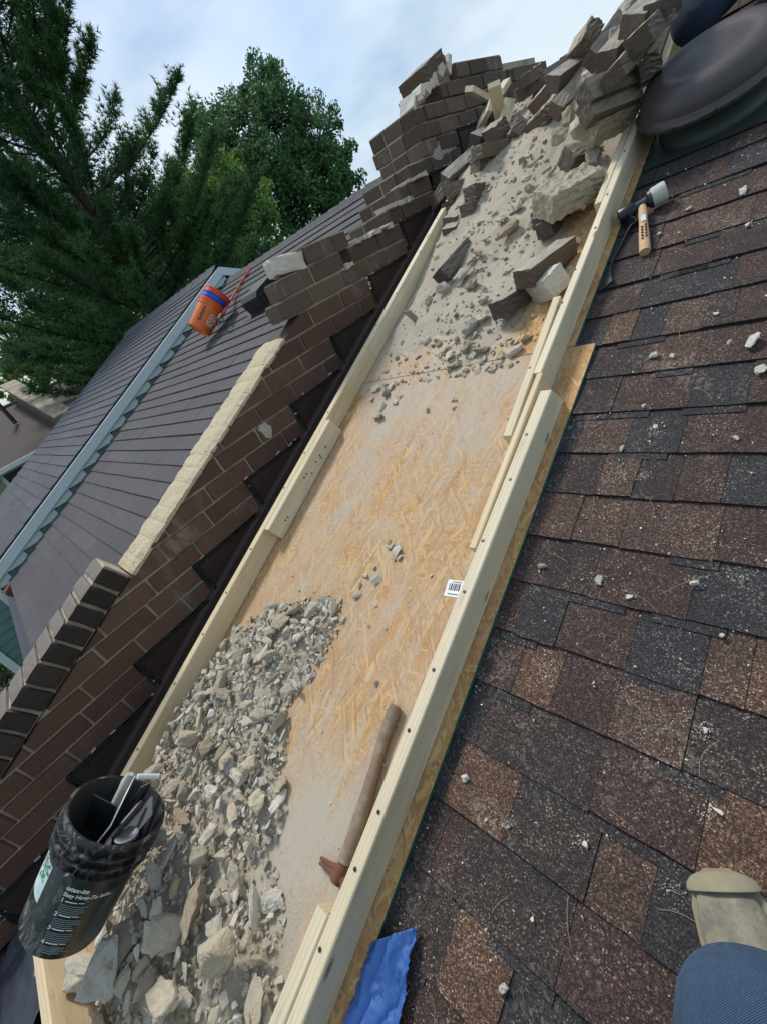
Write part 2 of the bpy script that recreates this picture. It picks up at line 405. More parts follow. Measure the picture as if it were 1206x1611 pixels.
M_SKIN = plain('skin', (.52, .33, .24), .6, .05); M_SHIRT = plain('grey_shirt', (.10, .11, .12), .9); M_HAIR = plain('brown_hair', (.05, .03, .02), .8)
def m_tarp():
    g = G('blue_tarp'); p = g.obj(); w1 = g.node('TexWave', {'Vector': p, 'Scale': 120.0}, bands_direction='X').outputs['Fac']; n = g.noise(p, 26, 6, .7)
    c = g.mix(n, (.022, .085, .29), (.06, .16, .43)); c = g.mix(g.math('MULTIPLY', w1, .3), c, (.03, .12, .40)); c = g.mix(g.ramp(n, (.60, 0), (.8, .5)), c, (.32, .42, .60))
    return g.done(c, .42, g.math('ADD', n, g.math('MULTIPLY', w1, .25)), .5, .006)
M_TARP = m_tarp(); M_DTARP = plain('dark_grey_tarp', (.05, .053, .066), .4, .4, 14, bump=.4)
def m_leaf(name, a, b, trans=.25, yel=None):
    g = G(name); p = g.pos(); n = g.noise(p, .55, 3); f = g.node('NewGeometry').outputs['Random Per Island']
    c = g.mix(g.ramp(n, (.3, 0), (.7, 1)), a, b); c = g.hsv(c, g.math('ADD', .55, g.math('MULTIPLY', f, .9)), 1.0)
    m = g.done(c, .6)
    tr = g.node('BsdfTranslucent', {'Color': c}); mx = g.node('MixShader', {0: trans}); out = g.n['Material Output']
    g.t.links.new(g.b.outputs[0], mx.inputs[1]); g.t.links.new(tr.outputs[0], mx.inputs[2]); g.t.links.new(mx.outputs[0], out.inputs['Surface'])
    return m
M_NEEDLE = m_leaf('pine_needles', (.045, .112, .042), (.090, .19, .055), .35)
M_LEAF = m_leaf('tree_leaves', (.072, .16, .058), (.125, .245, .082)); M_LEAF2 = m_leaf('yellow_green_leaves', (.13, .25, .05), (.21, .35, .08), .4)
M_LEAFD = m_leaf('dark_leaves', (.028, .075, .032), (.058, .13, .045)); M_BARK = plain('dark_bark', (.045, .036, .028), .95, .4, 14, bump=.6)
def m_grass():
    g = G('grass'); p = g.pos(); n = g.noise(p, .8, 6, .7); f = g.noise(p, 14, 4)
    return g.done(g.mix(f, g.mix(n, (.03, .07, .02), (.07, .13, .03)), (.05, .09, .03)), .95, f, .6, .05)
M_GRASS = m_grass()
M_FARBRICK = plain('far_red_brown_brick', (.15, .085, .062), .9, .35, 7); M_BEIGE = plain('beige_siding', (.34, .30, .22), .8, .1, 4)
M_WHITEP = plain('white_paint', (.70, .70, .68), .5, .05); M_GLASS = plain('dark_window_glass', (.02, .024, .028), .1, .2)

# ================================================================== SETTING
GZ = -6.2
me = MB().add([(-300, -300, GZ), (300, -300, GZ), (300, 300, GZ), (-300, 300, GZ)], [(0, 1, 2, 3)]).mesh('ground', M_GRASS)
g_ = obj('ground', me); g_['kind'] = 'structure'

def xplane(x, y, X): d = ray(x, y); return d*(X/d.x)
def yz_n(y, n): return (n-H + y*st)/ct          # Z at given Y for roof height n
def y_of(z, n): return (z*ct + H - n)/st

# ---------------------------------------------------------------- the brown roof under the photographer
roof = thing('shingle_roof', 'dark brown speckled shingle roof slope to the right of the plywood chute', 'roof', MROOF @ T((.5, -1.1, 0)))
mb = MB(); mb.box((.72, .92, -.03), (5.5, 6.06, .05)); mb.box((.72, -2.12, -.07), (5.5, .03, .19))
obj('roof_deck', mb.mesh('roof_deck', M_SHEDGE), roof, MROOF)
RIDGE_V = 3.955; ry = RIDGE_V*ct - (0-H)*st; rz = RIDGE_V*st + (0-H)*ct
mb = MB(); mb.add([(-2.02, ry, rz), (3.4, ry, rz), (3.4, ry+5, rz-2.02), (-2.02, ry+5, rz-2.02)], [(0, 1, 2, 3)])
obj('back_slope', mb.mesh('back_slope', M_SH['d']), roof, Matrix())
EXP = .1325*H
def course_v(k): return (.036 + .1325*k)*H
tabmesh = {}
def tab(w, key, jb, bot=0.0):
    mb = MB(); L = EXP + .03
    # wedge: thick at the butt, thin where the next course covers it; butt edge slightly ragged
    nseg = 4; vs = []; fs = []
    for i in range(nseg+1):
        x = w*i/nseg; e = random.uniform(-.0012, .0012) - jb
        vs += [(x, e, -.004), (x, e+.0006, .0105), (x, L, .0015), (x, L, -.006)]
    for i in range(nseg):
        a = 4*i; fs += [(a, a+4, a+5, a+1), (a+1, a+5, a+6, a+2)]
    fs += [(0, 1, 2, 3), (4*nseg+3, 4*nseg+2, 4*nseg+1, 4*nseg)]
    mb.v = vs; mb.f = fs; mb.m = [1 if i % 2 == 0 and i < 2*nseg else 0 for i in range(len(fs))]
    me = bpy.data.meshes.new('shingle'); me.from_pydata(vs, [], fs)
    me.materials.append(M_SH[key]); me.materials.append(M_SHEDGE)
    me.polygons.foreach_set('material_index', mb.m)
    return me
# tab boundaries read along each course: (pixel point on the boundary, colour of the tab to its right)
def c5(x, y): return (740+x*.3864, 500+y*.3864)
def c6(x, y): return (740+x*.3864, 850+y*.3864)
def c4(x, y): return (600+x*.5025, 1100+y*.5025)
ROWS = {
 8: [((952, 500), 'k'), ((957, 520), 'o'), ((1000, 513), 'k'), ((1050, 500), 'b'), ((1110, 490), 'd'), ((1160, 480), 'm')],
 7: [(c5(430, 200), 'd'), (c5(715, 160), 'b'), (c5(925, 140), 'm')],
 6: [(c5(410, 330), 'd'), (c5(600, 310), 'm'), (c5(910, 280), 'k'), (c5(1145, 265), 'm')],
 5: [(c5(370, 480), 'k'), (c5(450, 475), 'b'), (c5(650, 470), 'k'), (c5(870, 465), 'm')],
 4: [(c5(320, 630), 'k'), (c5(380, 640), 'd'), (c5(535, 645), 'b'), (c5(680, 650), 'd'), (c5(850, 660), 'm'), (c5(1040, 670), 'k')],
 3: [(c5(260, 800), 'b'), (c5(440, 815), 'b'), (c5(635, 840), 'b'), (c5(1015, 880), 'm')],
 2: [(c6(180, 80), 'd'), (c6(510, 130), 'm'), (c6(910, 200), 'k')],
 1: [(c6(110, 240), 'm'), (c6(215, 270), 'k'), (c6(385, 310), 'm'), (c6(665, 400), 'k'), (c6(965, 470), 'b'), (c6(1140, 560), 'o')],
 0: [(c6(50, 440), 'm'), (c6(210, 500), 'o'), (c6(365, 560), 'm'), (c6(600, 640), 'b'), (c6(900, 760), 'd')],
 -1: [(c6(0, 640), 'k'), (c6(75, 700), 'd'), (c6(540, 900), 'm'), (c4(1010, 400), 'o')],
 -2: [(c4(225, 170), 'k'), (c4(250, 180), 'o'), (c4(430, 290), 'd'), (c4(690, 430), 'b'), (c4(860, 560), 'k')],
 -3: [(c4(130, 340), 'd'), (c4(205, 400), 'm'), (c4(270, 440), 'd'), (c4(600, 700), 'm')],
 -4: [(c4(100, 560), 'd'), (c4(230, 720), 'o'), (c4(415, 860), 'k')],
}
cols = 'kddmmbkdmdb'
for k in range(-12, 28):
    v = course_v(k); vm = v + EXP*.5
    if v > RIDGE_V - .03: break
    if k in ROWS:
        row = [(rp(*p)[0], c) for p, c in ROWS[k]]
        row[0] = (min(row[0][0], -.72), row[0][1])
        row = [(row[0][0] - .01, row[0][1])] + row[1:]
    else:
        u0 = -.80; row = []; last = ''
        while u0 < .35:
            c = random.choice(cols)
            while c == last: c = random.choice(cols)
            row.append((u0, c)); u0 += random.choice((.12, .16, .2, .25, .3)); last = c
    lim = .62 if k < 12 else .35
    if row[-1][0] < lim:
        u0 = row[-1][0] + random.uniform(.16, .3)
        while u0 < lim: row.append((u0, random.choice(cols))); u0 += random.choice((.14, .19, .25))
    for i, (u0, c) in enumerate(row):
        u1 = row[i+1][0] if i+1 < len(row) else u0 + .25
        if u1-u0 < .01: continue
        up = random.choice((0, 0, .0028))
        obj('shingle', tab(u1-u0-.0012, c, random.choice((0, 0, .003)), up), roof, MROOF @ T((u0, v, up)))
# strips of the darker laminated under-layer showing just under some butts
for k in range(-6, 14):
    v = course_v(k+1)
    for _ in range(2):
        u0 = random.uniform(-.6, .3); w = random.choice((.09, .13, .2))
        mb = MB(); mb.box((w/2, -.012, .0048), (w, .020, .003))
        obj('underlayer_strip', mb.mesh('underlayer_strip', M_SH['k']), roof, MROOF @ T((u0, v, .001)))
# rest of the slope, beyond the frame to the right, as one sheet with the course steps
mb = MB()
for k in range(-12, 28):
    v = course_v(k)
    if v > RIDGE_V - .03: break
    a = .62 if k < 12 else .35
    mb.box((1.95+a/2, v+EXP/2, .004), (3.05-a-.0+.0, EXP, .006), Rx(-.045))
o = obj('shingle_courses', mb.mesh('shingle_courses', M_SH['d']), roof, MROOF); o['kind'] = 'stuff'
mb = MB(); mb.box((-1.36, .95, .0015), (1.2, 6.0, .003))
obj('underlayment', mb.mesh('underlayment', M_SHEDGE), roof, MROOF)
# ridge caps
for i in range(14):
    mb = MB(); u0 = -1.95+i*.2
    mb.add([(u0, -.14, .002), (u0+.26, -.14, .002), (u0, 0, .022), (u0+.26, 0, .012), (u0, .13, -.10), (u0+.26, .13, -.10)], [(0, 1, 3, 2), (2, 3, 5, 4)])
    obj('ridge_shingle', mb.mesh('ridge_shingle', M_SH[random.choice(cols)]), roof, MROOF @ T((0, RIDGE_V, 0)))

# ---------------------------------------------------------------- neighbour's grey roof
groof = thing('shingle_roof', 'grey asphalt shingle roof with orange bucket and black box vent, left of the brick wall', 'roof', MROOF @ T((-4.5, -1.135, 0)))
mb = MB(); mb.box((-4.56, 1.42, -.04), (4.46, 5.06, .06)); obj('roof_deck', mb.mesh('roof_deck', M_SHEDGE), groof, MROOF)
mb = MB(); mb.add([(-6.9, ry, rz), (-2.3, ry, rz), (-2.3, ry+5, rz-2.02), (-6.9, ry+5, rz-2.02)], [(0, 1, 2, 3)])
obj('back_slope', mb.mesh('back_slope', M_GREY), groof, Matrix())
GE = .159
def plain_tab(w, L, mat, thick=.012, nseg=3, jag=.003):
    vs = []; fs = []
    for i in range(nseg+1):
        x = w*i/nseg; e = random.uniform(-jag, jag)
        vs += [(x, e, -.006), (x, e+.001, thick), (x, L, .001)]
    for i in range(nseg):
        a = 3*i; fs += [(a, a+3, a+4, a+1), (a+1, a+4, a+5, a+2)]
    fs += [(0, 1, 2), (3*nseg+2, 3*nseg+1, 3*nseg)]
    return raw_mesh('shingle', vs, fs, mat)
def lay_courses(parent, u0, u1, v0, v1, e, mat, step, M, z=0.0, thick=.012):
    protos = [plain_tab(step-.002, e+.02, mat, thick) for _ in range(5)]
    k = 0; v = v0
    while v < v1 - .02:
        L = min(e+.02, v1-v)
        u = u0 - (step*.5 if k % 2 else 0)
        while u < u1 - .01:
            a, b = max(u, u0), min(u+step, u1)
            if b-a > .02:
                m = protos[random.randrange(5)]
                o = obj('shingle', m, parent, M @ T((a, v, z + random.uniform(0, .003))) @ Matrix.Diagonal(((b-a)/step, L/(e+.02), 1, 1)))
            u += step
        v += e; k += 1
lay_courses(groof, -6.78, -2.30, -1.135, RIDGE_V, GE, M_GREY, .92, MROOF, thick=.015)
for i in range(22):
    mb = MB(); u0 = -6.85+i*.21
    mb.add([(u0, -.16, .012), (u0+.27, -.16, .006), (u0, 0, .04), (u0+.27, 0, .022), (u0, .15, -.10), (u0+.27, .15, -.11)], [(0, 1, 3, 2), (2, 3, 5, 4), (0, 2, 4)])
    obj('ridge_shingle', mb.mesh('ridge_shingle', M_GREY), groof, MROOF @ T((0, RIDGE_V, 0)))
mb = MB()
for s in (0, 1):
    pass
gut = [(-.0, -.0), (-.0, -.10), (-.10, -.10), (-.13, -.02), (-.12, -.01), (-.115, -.025), (-.095, -.092), (-.012, -.09), (-.012, 0)]
mb.prism([(p[0]-1.14, p[1]-.005) for p in gut], -2.36, -6.55, 'X'); obj('gutter', mb.mesh('gutter', M_GUTTER), groof, MROOF)
mb = MB(); mb.box((-6.60, -1.19, -.045), (.12, .14, .12), Rz(.1), .008); obj('gutter_end', mb.mesh('gutter_end', M_RUST), groof, MROOF)

# ---------------------------------------------------------------- far house with the pale rake board and green siding
XH = -6.8
fh = thing('row_house', 'row house with slate blue roof, pale rake board and green clapboard side', 'house', T((-9.3, -1, GZ)))
NF = .22
yp, zp = 4.06, .0
MFAR = MROOF @ T((0, 0, NF))
zpk = yz_n(yp, NF)
VR = Vector((0, yp, zpk)).dot(V)                                   # ridge in v
mb = MB(); mb.box((-9.42, (VR-1.35)/2, -.035), (5.12, VR+1.35, .05)); obj('roof_deck', mb.mesh('roof_deck', M_SHEDGE), fh, MFAR)
mb = MB(); mb.add([(-12.0, yp, zpk), (XH-.03, yp, zpk), (XH-.03, yp+5, zpk-2.02), (-12.0, yp+5, zpk-2.02)], [(0, 1, 2, 3)])
obj('back_slope', mb.mesh('back_slope', M_FARSH), fh, Matrix())
lay_courses(fh, -11.98, XH-.02, -1.33, VR, .17, M_FARSH, 1.04, MFAR, thick=.015)
for i in range(18):
    mb = MB(); u0 = -11.98+i*.285
    mb.add([(u0, -.16, .012), (u0+.33, -.16, .006), (u0, 0, .05), (u0+.33, 0, .03), (u0, .15, -.10), (u0+.33, .15, -.11)], [(0, 1, 3, 2), (2, 3, 5, 4), (0, 2, 4)])
    obj('ridge_shingle', mb.mesh('ridge_shingle', M_FARSH), fh, MFAR @ T((0, VR, 0)))
# rake board, front and back of the gable
def rake_poly(n0, n1, y0, y1): return [(y0, yz_n(y0, n0)), (y1, yz_n(y1, n0)), (y1, yz_n(y1, n1)), (y0, yz_n(y0, n1))]
mb = MB(); mb.prism(rake_poly(.095, .205, -1.6, yp), XH-.02, XH+.035, 'X'); obj('rake_board', mb.mesh('rake_board', M_TRIM), fh, Matrix())
zt, zb_ = yz_n(yp, .205), yz_n(yp, .095)
mb = MB(); mb.prism([(yp+.002, zb_), (yp+2.6, zb_-1.05), (yp+2.6, zt-1.05), (yp+.002, zt)], XH-.02, XH+.033, 'X'); obj('rake_board', mb.mesh('rake_board', M_TRIM), fh, Matrix())
# clapboards: each one board of its own, lower edge standing proud
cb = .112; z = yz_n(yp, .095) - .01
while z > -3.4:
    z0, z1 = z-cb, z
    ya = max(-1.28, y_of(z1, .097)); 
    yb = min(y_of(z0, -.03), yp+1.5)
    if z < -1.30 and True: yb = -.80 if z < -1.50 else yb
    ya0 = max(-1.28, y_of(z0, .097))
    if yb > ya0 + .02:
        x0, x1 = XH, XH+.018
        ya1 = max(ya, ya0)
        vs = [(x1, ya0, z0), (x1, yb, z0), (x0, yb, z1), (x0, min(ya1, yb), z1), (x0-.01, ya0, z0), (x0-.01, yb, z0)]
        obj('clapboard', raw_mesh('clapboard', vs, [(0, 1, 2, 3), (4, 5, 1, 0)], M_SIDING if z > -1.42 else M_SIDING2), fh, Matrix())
    z -= cb
for yy, w, top in ((-.82, .075, -1.37), (-1.30, .085, -1.58)):
    mb = MB(); mb.box((XH+.015, yy, (top-3.6)/2), (.05, w, abs(-3.6-top))); obj('corner_board', mb.mesh('corner_board', M_TRIM), fh, Matrix())
mb = MB(); mb.box((-9.4, 1.45, (GZ-1.75)/2), (5.1, 5.4, 4.45)); 
mb.prism([(-1.3, -1.75), (yp+2.6, -1.75), (yp+2.6, yz_n(yp, .07)-1.05), (yp, yz_n(yp, .05)), (-1.3, yz_n(-1.3, .05))], -11.9, XH-.012, 'X')
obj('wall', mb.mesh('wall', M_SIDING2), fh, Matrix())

# ---------------------------------------------------------------- brown-roofed house far left
XE = -17.0
e0, e1 = xplane(0, 741, XE), xplane(62, 707, XE)
ed = (e1-e0); ez = (e0.z+e1.z)/2; ey0, ey1 = e0.y-6, e1.y+5
XRG = -22.5; r0 = xplane(15, 637, XRG); rzz = r0.z
bh = thing('house', 'low brown-roofed house with white gutter and brick parapet at the far left', 'house', T((-20, (ey0+ey1)/2, GZ)))
mb = MB(); mb.add([(XE, ey0, ez), (XE, ey1, ez), (XRG, ey1, rzz), (XRG, ey0, rzz), (XRG-5.5, ey0, ez), (XRG-5.5, ey1, ez)], [(0, 1, 2, 3), (3, 2, 5, 4)])
obj('roof', mb.mesh('roof', M_BROWNROOF), bh, Matrix())
mb = MB(); mb.box((XRG, (ey0+ey1)/2, rzz+.03), (.25, ey1-ey0, .06)); obj('ridge_cap', mb.mesh('ridge_cap', M_BEIGE), bh, Matrix())
mb = MB(); mb.box((XE-2.7, (ey0+ey1)/2, (GZ+ez)/2-.12), (4.9, ey1-ey0-.4, ez-GZ-.24)); obj('wall', mb.mesh('wall', M_BEIGE), bh, Matrix())
mb = MB(); mb.box((XE+.07, (ey0+ey1)/2, ez-.03), (.14, ey1-ey0, .13)); obj('gutter', mb.mesh('gutter', M_WHITEP), bh, Matrix())
pc = xplane(35, 742, XE-.25)
mb = MB(); mb.box((XE-.24, pc.y, pc.z-.35), (.06, 1.1, 1.2)); wf = obj('window', mb.mesh('window', M_TRIM), bh, Matrix())
mb = MB(); mb.box((XE-.20, pc.y, pc.z-.35), (.03, .9, 1.0)); obj('pane', mb.mesh('pane', M_GLASS), wf, Matrix())
pw0 = xplane(96, 664, XE)
pw_y = pw0.y
pl = math.hypot(XE-XRG, rzz-ez)
mb = MB(); mb.prism([(XE+.1, ez-.15), (XE+.1, ez+.50), (XRG, rzz+.62), (XRG, rzz-.15)], pw_y, pw_y+.4, 'Z')
for i, v_ in enumerate(mb.v): mb.v[i] = (v_[0], v_[2], v_[1])
pp = obj('parapet', mb.mesh('parapet', M_FARBRICK), bh, Matrix())
for i in range(12):
    t = (i+.5)/12
    mb = MB(); mb.box((XE+.1+(XRG-XE)*t, pw_y+.2, ez+.55+(rzz+.12-ez)*t), (pl/12-.02, .55, .09), Ry(math.atan2(rzz-ez+.12, XE-XRG)), .01)
    obj('coping_stone', mb.mesh('coping_stone', M_MORTAR), pp, Matrix())
mb = MB(); p_ = xplane(3, 642, XRG+2.5); mb.tube([(p_.x, p_.y, p_.z-.6), (p_.x, p_.y, p_.z+.25)], .07, 10); obj('vent_pipe', mb.mesh('vent_pipe', M_BLACKPL), bh, Matrix())

# ---------------------------------------------------------------- brick party wall between the two roofs
XW = -2.05
def zb(k): return .0687 - .0907*k if k >= 0 else .0687 - .0885*k
def clip_n(poly, n0):
    """keep the part of a (Y,Z) polygon lying under roof height n0"""
    def nn(p): return -p[0]*st + p[1]*ct + H - n0
    out = []
    for i, a in enumerate(poly):
        b = poly[(i+1) % len(poly)]; na, nb = nn(a), nn(b)
        if na <= 0: out.append(a)
        if na*nb < 0: t = na/(na-nb); out.append((a[0]+(b[0]-a[0])*t, a[1]+(b[1]-a[1])*t))
    return out
def area(p): return abs(sum(p[i][0]*p[(i+1) % len(p)][1]-p[(i+1) % len(p)][0]*p[i][1] for i in range(len(p))))/2
pw = thing('brick_wall', 'dark brown brick party wall stepping up the slope between the two roofs', 'wall', T((-2.2, .5, -1.2)))
mort = MB()
NTOP = .385
def end_y(k): return 2.547 - .447*math.floor(k/2)
def wall_row(k, y0, y1, clip=None, mat=M_BRICK, parent=None, x=XW, dep=.115, shift=0.0, ragged=0.0, mortar=True):
    zt, z0 = zb(k), zb(k+1); j = .006
    if mortar:
        q = [(y0+.013, z0), (y1-.006, z0), (y1-.006, zt), (y0+.013, zt)]
        if clip is not None: q = clip_n(q, clip)
        if len(q) >= 3 and area(q) > 1e-4: mort.prism(q, x-dep*.95, x-.009-random.uniform(0, .004), 'X')
    y = y1; first = True
    while y > y0 + .02:
        L = .2525
        if first: L = .2525 if (k % 2 == 0) else .128
        first = False
        a = max(y-L, y0)
        if a - y0 < .05: a = y0
        jj = lambda: random.uniform(-.0018, .0018)
        p = [(a+j+jj(), z0+j+jj()), (y-j+jj(), z0+j+jj()), (y-j+jj(), zt-j+jj()), (a+j+jj(), zt-j+jj())]
        if ragged: rot_ = random.uniform(-.015, .015); yc, zc = (a+y)/2, (z0+zt)/2; p = [(q[0]-(q[1]-zc)*rot_+random.uniform(-.002, .002), q[1]+(q[0]-yc)*rot_+random.uniform(-.003, .001)) for q in p]
        if clip is not None: p = clip_n(p, clip)
        if len(p) >= 3 and area(p) > .0006:
            mb = MB(); dx = random.uniform(-.002, .003) + (random.uniform(-.3*ragged, 1.8*ragged) if ragged else 0)
            mb.prism(p, x-dep, x+dx, 'X', .004, .004)
            obj('brick', mb.mesh('brick', mat), parent or pw, Matrix())
        y = a
for k in range(2, 24):
    y1 = end_y(k); y0 = max(y_of(zb(k+1), NTOP)-.05, -2.6)
    if k == 2: y0 = max(y0, 1.15)
    wall_row(k, y0, y1, NTOP, M_BRICK)
# stepped, torn-off courses above the sloped top
wall_row(1, 1.41, 2.547, None, M_BRICKU, dep=.12); wall_row(0, 1.47, 1.975, None, M_BRICKU, dep=.12, ragged=.006); wall_row(0, 2.03, 2.547, None, M_BRICKU, dep=.2, ragged=.004)
wall_row(-1, 1.72, 2.07, None, M_BRICKU, dep=.12, ragged=.008); wall_row(-1, 2.47, 2.994, None, M_BRICKU, dep=.2, ragged=.004)
wall_row(-2, 2.64, 2.994, None, M_BRICKU, dep=.12)
# hidden back of the wall
mort.prism([(p[0], p[1]) for p in [(-2.6, yz_n(-2.6, NTOP-.005)), (-2.6, -2.6), (3.6, -.4), (3.6, yz_n(1.35, NTOP-.005)), (1.36, yz_n(1.36, NTOP-.005))]], -2.27, -2.166, 'X')
mo = obj('mortar', mort.mesh('mortar', M_MORTAR), pw, Matrix())
# mortar ribs left on top of the torn courses
mb = MB()
for (k, a, b) in ((-2, 2.72, 2.99), (-1, 2.5, 2.66), (0, 2.1, 2.45), (1, 1.95, 2.02), (-1, 2.64, 2.8)):
    y = a
    while y < b:
        w = random.uniform(.03, .06); mb.box((XW-.05+random.uniform(-.02, .03), y, zb(k)+.006), (random.uniform(.08, .13), w, random.uniform(.012, .028)), Rz(random.uniform(-.3, .3)), .006); y += w*.8
obj('mortar_crust', mb.mesh('mortar_crust', M_RUB[2]), pw, Matrix())
# broken whitish brick end on the stepped course
def rough_brick(L, W, Hh, amp=.003, seed=0, cuts=4, broken=None):
    bm = bmesh.new(); bmesh.ops.create_cube(bm, size=1)
    bmesh.ops.subdivide_edges(bm, edges=bm.edges, cuts=cuts, use_grid_fill=True)
    for v in bm.verts:
        c = v.co.copy(); v.co = Vector((c.x*L, c.y*W, c.z*Hh))
        # rounded arrises
        ex = [abs(c.x) > .49, abs(c.y) > .49, abs(c.z) > .49]
        if sum(ex) >= 2: v.co -= Vector((math.copysign(.0035, c.x)*ex[0], math.copysign(.0035, c.y)*ex[1], math.copysign(.0035, c.z)*ex[2]))
        q = v.co*14 + Vector((seed*3.7, seed*1.3, seed))
        v.co += noise.noise_vector(q)*amp + noise.noise_vector(q*2.9)*amp*.45
        if broken and c.x > .2: v.co += noise.noise_vector(v.co*22 + Vector((seed, 0, 0)))*amp*broken
    me = bpy.data.meshes.new('brick'); bm.to_mesh(me); bm.free()
    return me
mb_ = rough_brick(.2, .11, .085, .012, 3); mb_.materials.append(M_RUB[2]); obj('brick', mb_, pw, T((XW-.05, 1.62, .115)) @ Rx(-.12) @ Rz(math.pi/2))
# sloped mortar bed where the coping has been lifted off
v = -.13; i = 0
TV0, TV1 = (Vector((0, .10, yz_n(.10, .4)))).dot(V), (Vector((0, 1.36, yz_n(1.36, .4)))).dot(V)
v = TV0
while v < TV1 - .01:
    L = random.uniform(.07, .10); 
    if i % 5 == 4: L *= 1.5
    j = lambda a: random.uniform(-a, a)
    w0, w1 = -2.285+j(.008), XW+.004+j(.004)
    vs = []; nx, ny = 6, 4; b = min(v+L, TV1)-.001
    zo = j(.0012)
    for yi in range(ny+1):
        for xi in range(nx+1):
            x = w0+(w1-w0)*xi/nx + (j(.004) if xi in (0, nx) else 0); y = v+(b-v)*yi/ny
            e = 0 if 0 < yi < ny else -.0025
            n_ = .402 + zo + noise.noise(Vector((x*16, y*16, i*.2)))*.007 + e - (.012 if xi == nx else 0) - (.010 if xi == 0 else 0)
            vs.append((x, y, n_))
    fs = [(r*(nx+1)+c, r*(nx+1)+c+1, (r+1)*(nx+1)+c+1, (r+1)*(nx+1)+c) for r in range(ny) for c in range(nx)]
    base = len(vs); rim = [c for c in range(nx+1)] + [r*(nx+1)+nx for r in range(1, ny+1)] + [ny*(nx+1)+c for c in range(nx-1, -1, -1)] + [r*(nx+1) for r in range(ny-1, 0, -1)]
    vs += [(vs[r][0], vs[r][1], .375) for r in rim]
    fs += [(rim[q], base+q, base+(q+1) % len(rim), rim[(q+1) % len(rim)]) for q in range(len(rim))]
    obj('mortar_slab', raw_mesh('mortar_slab', vs, fs, M_BED), pw, MROOF); v = b+.001; i += 1
# rowlock coping still in place lower down
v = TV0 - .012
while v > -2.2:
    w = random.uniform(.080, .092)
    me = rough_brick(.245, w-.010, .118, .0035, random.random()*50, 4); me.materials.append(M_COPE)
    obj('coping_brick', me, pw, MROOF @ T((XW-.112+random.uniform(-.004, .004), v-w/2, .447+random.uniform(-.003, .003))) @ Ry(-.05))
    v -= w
mb = MB(); mb.box((XW-.12, (TV0-2.2)/2-.0, .44), (.222, abs(-2.2-TV0)-.02, .108), Ry(-.05)); obj('coping_mortar', mb.mesh('coping_mortar', M_MORTAR), pw, MROOF)
# stepped brown flashing with a bead of black sealant, and the pan lying on the roof
poly = []; 
for j in range(-3, 12):
    y1 = 2.547-.447*j; zt, z2 = zb(2*j), zb(2*j+2)
    poly += [(y1+.010, zt-.004), (y1+.010, z2-.004)]
poly_bot = [(poly[-1][0]-.2, yz_n(poly[-1][0]-.2, .0)), (poly[0][0]+.4, yz_n(poly[0][0]+.4, .0)), (poly[0][0]+.4, poly[0][1])]
vs = []; fs = []
# strips between the stair line and the roof line
pts = [p for p in poly]
for a, b in zip(pts[:-1], pts[1:]):
    if abs(a[0]-b[0]) < .001: continue
    i0 = len(vs)
    vs += [(XW+.007, a[0], a[1]), (XW+.007, b[0], b[1]), (XW+.007, b[0], yz_n(b[0], .012)), (XW+.007, a[0], yz_n(a[0], .012))]
    fs.append((i0, i0+1, i0+2, i0+3))
# bend and pan
A, B = 3.66, poly[-1][0]-.3
va, vb = Vector((0, A, yz_n(A, 0))).dot(V), Vector((0, B, yz_n(B, 0))).dot(V)
flash = obj('flashing', raw_mesh('flashing', vs, fs, M_FLASH), pw, Matrix())
mb = MB(); prof = [(XW+.007, .03), (XW+.010, .018), (XW+.018, .009), (XW+.03, .007), (-1.70, .007), (-1.70, .004), (XW+.004, .004)]
mb.prism([(p[0], p[1]) for p in prof], vb, va, 'Z')
for i, q in enumerate(mb.v): mb.v[i] = (q[0], q[2], q[1])
obj('flashing_pan', mb.mesh('flashing_pan', M_FLASH, auto=60), pw, MROOF)
mb = MB(); bead = []
for a, b in zip(pts[:-1], pts[1:]):
    n_ = max(3, int(abs(a[0]-b[0]+abs(a[1]-b[1]))/.022))
    for q in range(n_):
        t = q/n_; bead.append((XW+.006, a[0]+(b[0]-a[0])*t+random.uniform(-.004, .004), a[1]+(b[1]-a[1])*t+random.uniform(-.004, .004)))
for (x_, y0_, z0_), (_, y1_, z1_) in zip(bead[:-1], bead[1:]):
    hor = abs(y1_-y0_) > abs(z1_-z0_); wu, wd = random.uniform(.003, .007), random.uniform(.006, .013)
    q = [(y0_-.004 if y0_ < y1_ else y0_+.004, z0_-wd), (y1_, z1_-wd*random.uniform(.8, 1.2)), (y1_, z1_+wu), (y0_-.004 if y0_ < y1_ else y0_+.004, z0_+wu)] if hor else [(y0_-wu, z0_+.004), (y0_+wd, z0_+.004), (y1_+wd*random.uniform(.8, 1.2), z1_), (y1_-wu, z1_)]
    mb.prism(q, XW+.002, XW+random.uniform(.0095, .0125), 'X', .003, .003)
obj('sealant', mb.mesh('sealant', M_SEAL), pw, Matrix())
mb = MB()
for p in bead:                                                     # flecks of lime along the bead
    if random.random() < .10: mb.box((XW+.006, p[1], p[2]+.016), (.006, random.uniform(.008, .03), random.uniform(.002, .006)), Rx(random.uniform(-.2, .2)), .001)
obj('lime_streak', mb.mesh('lime_streak', M_RUB[2]), pw, Matrix())
mb = MB(); pts_ = []
for q in range(14):
    a = q/14*2*math.pi; pts_.append((.975+math.cos(a)*.035*random.uniform(.6, 1.3), -.395+math.sin(a)*.045*random.uniform(.6, 1.3)))
p_ = xplane(417, 675, XW); mb.prism([(a-.975+p_.y, b+.395+p_.z) for a, b in pts_], XW-.004, XW+.004, 'X'); obj('mortar_patch', mb.mesh('mortar_patch', M_RUB[2]), pw, Matrix())

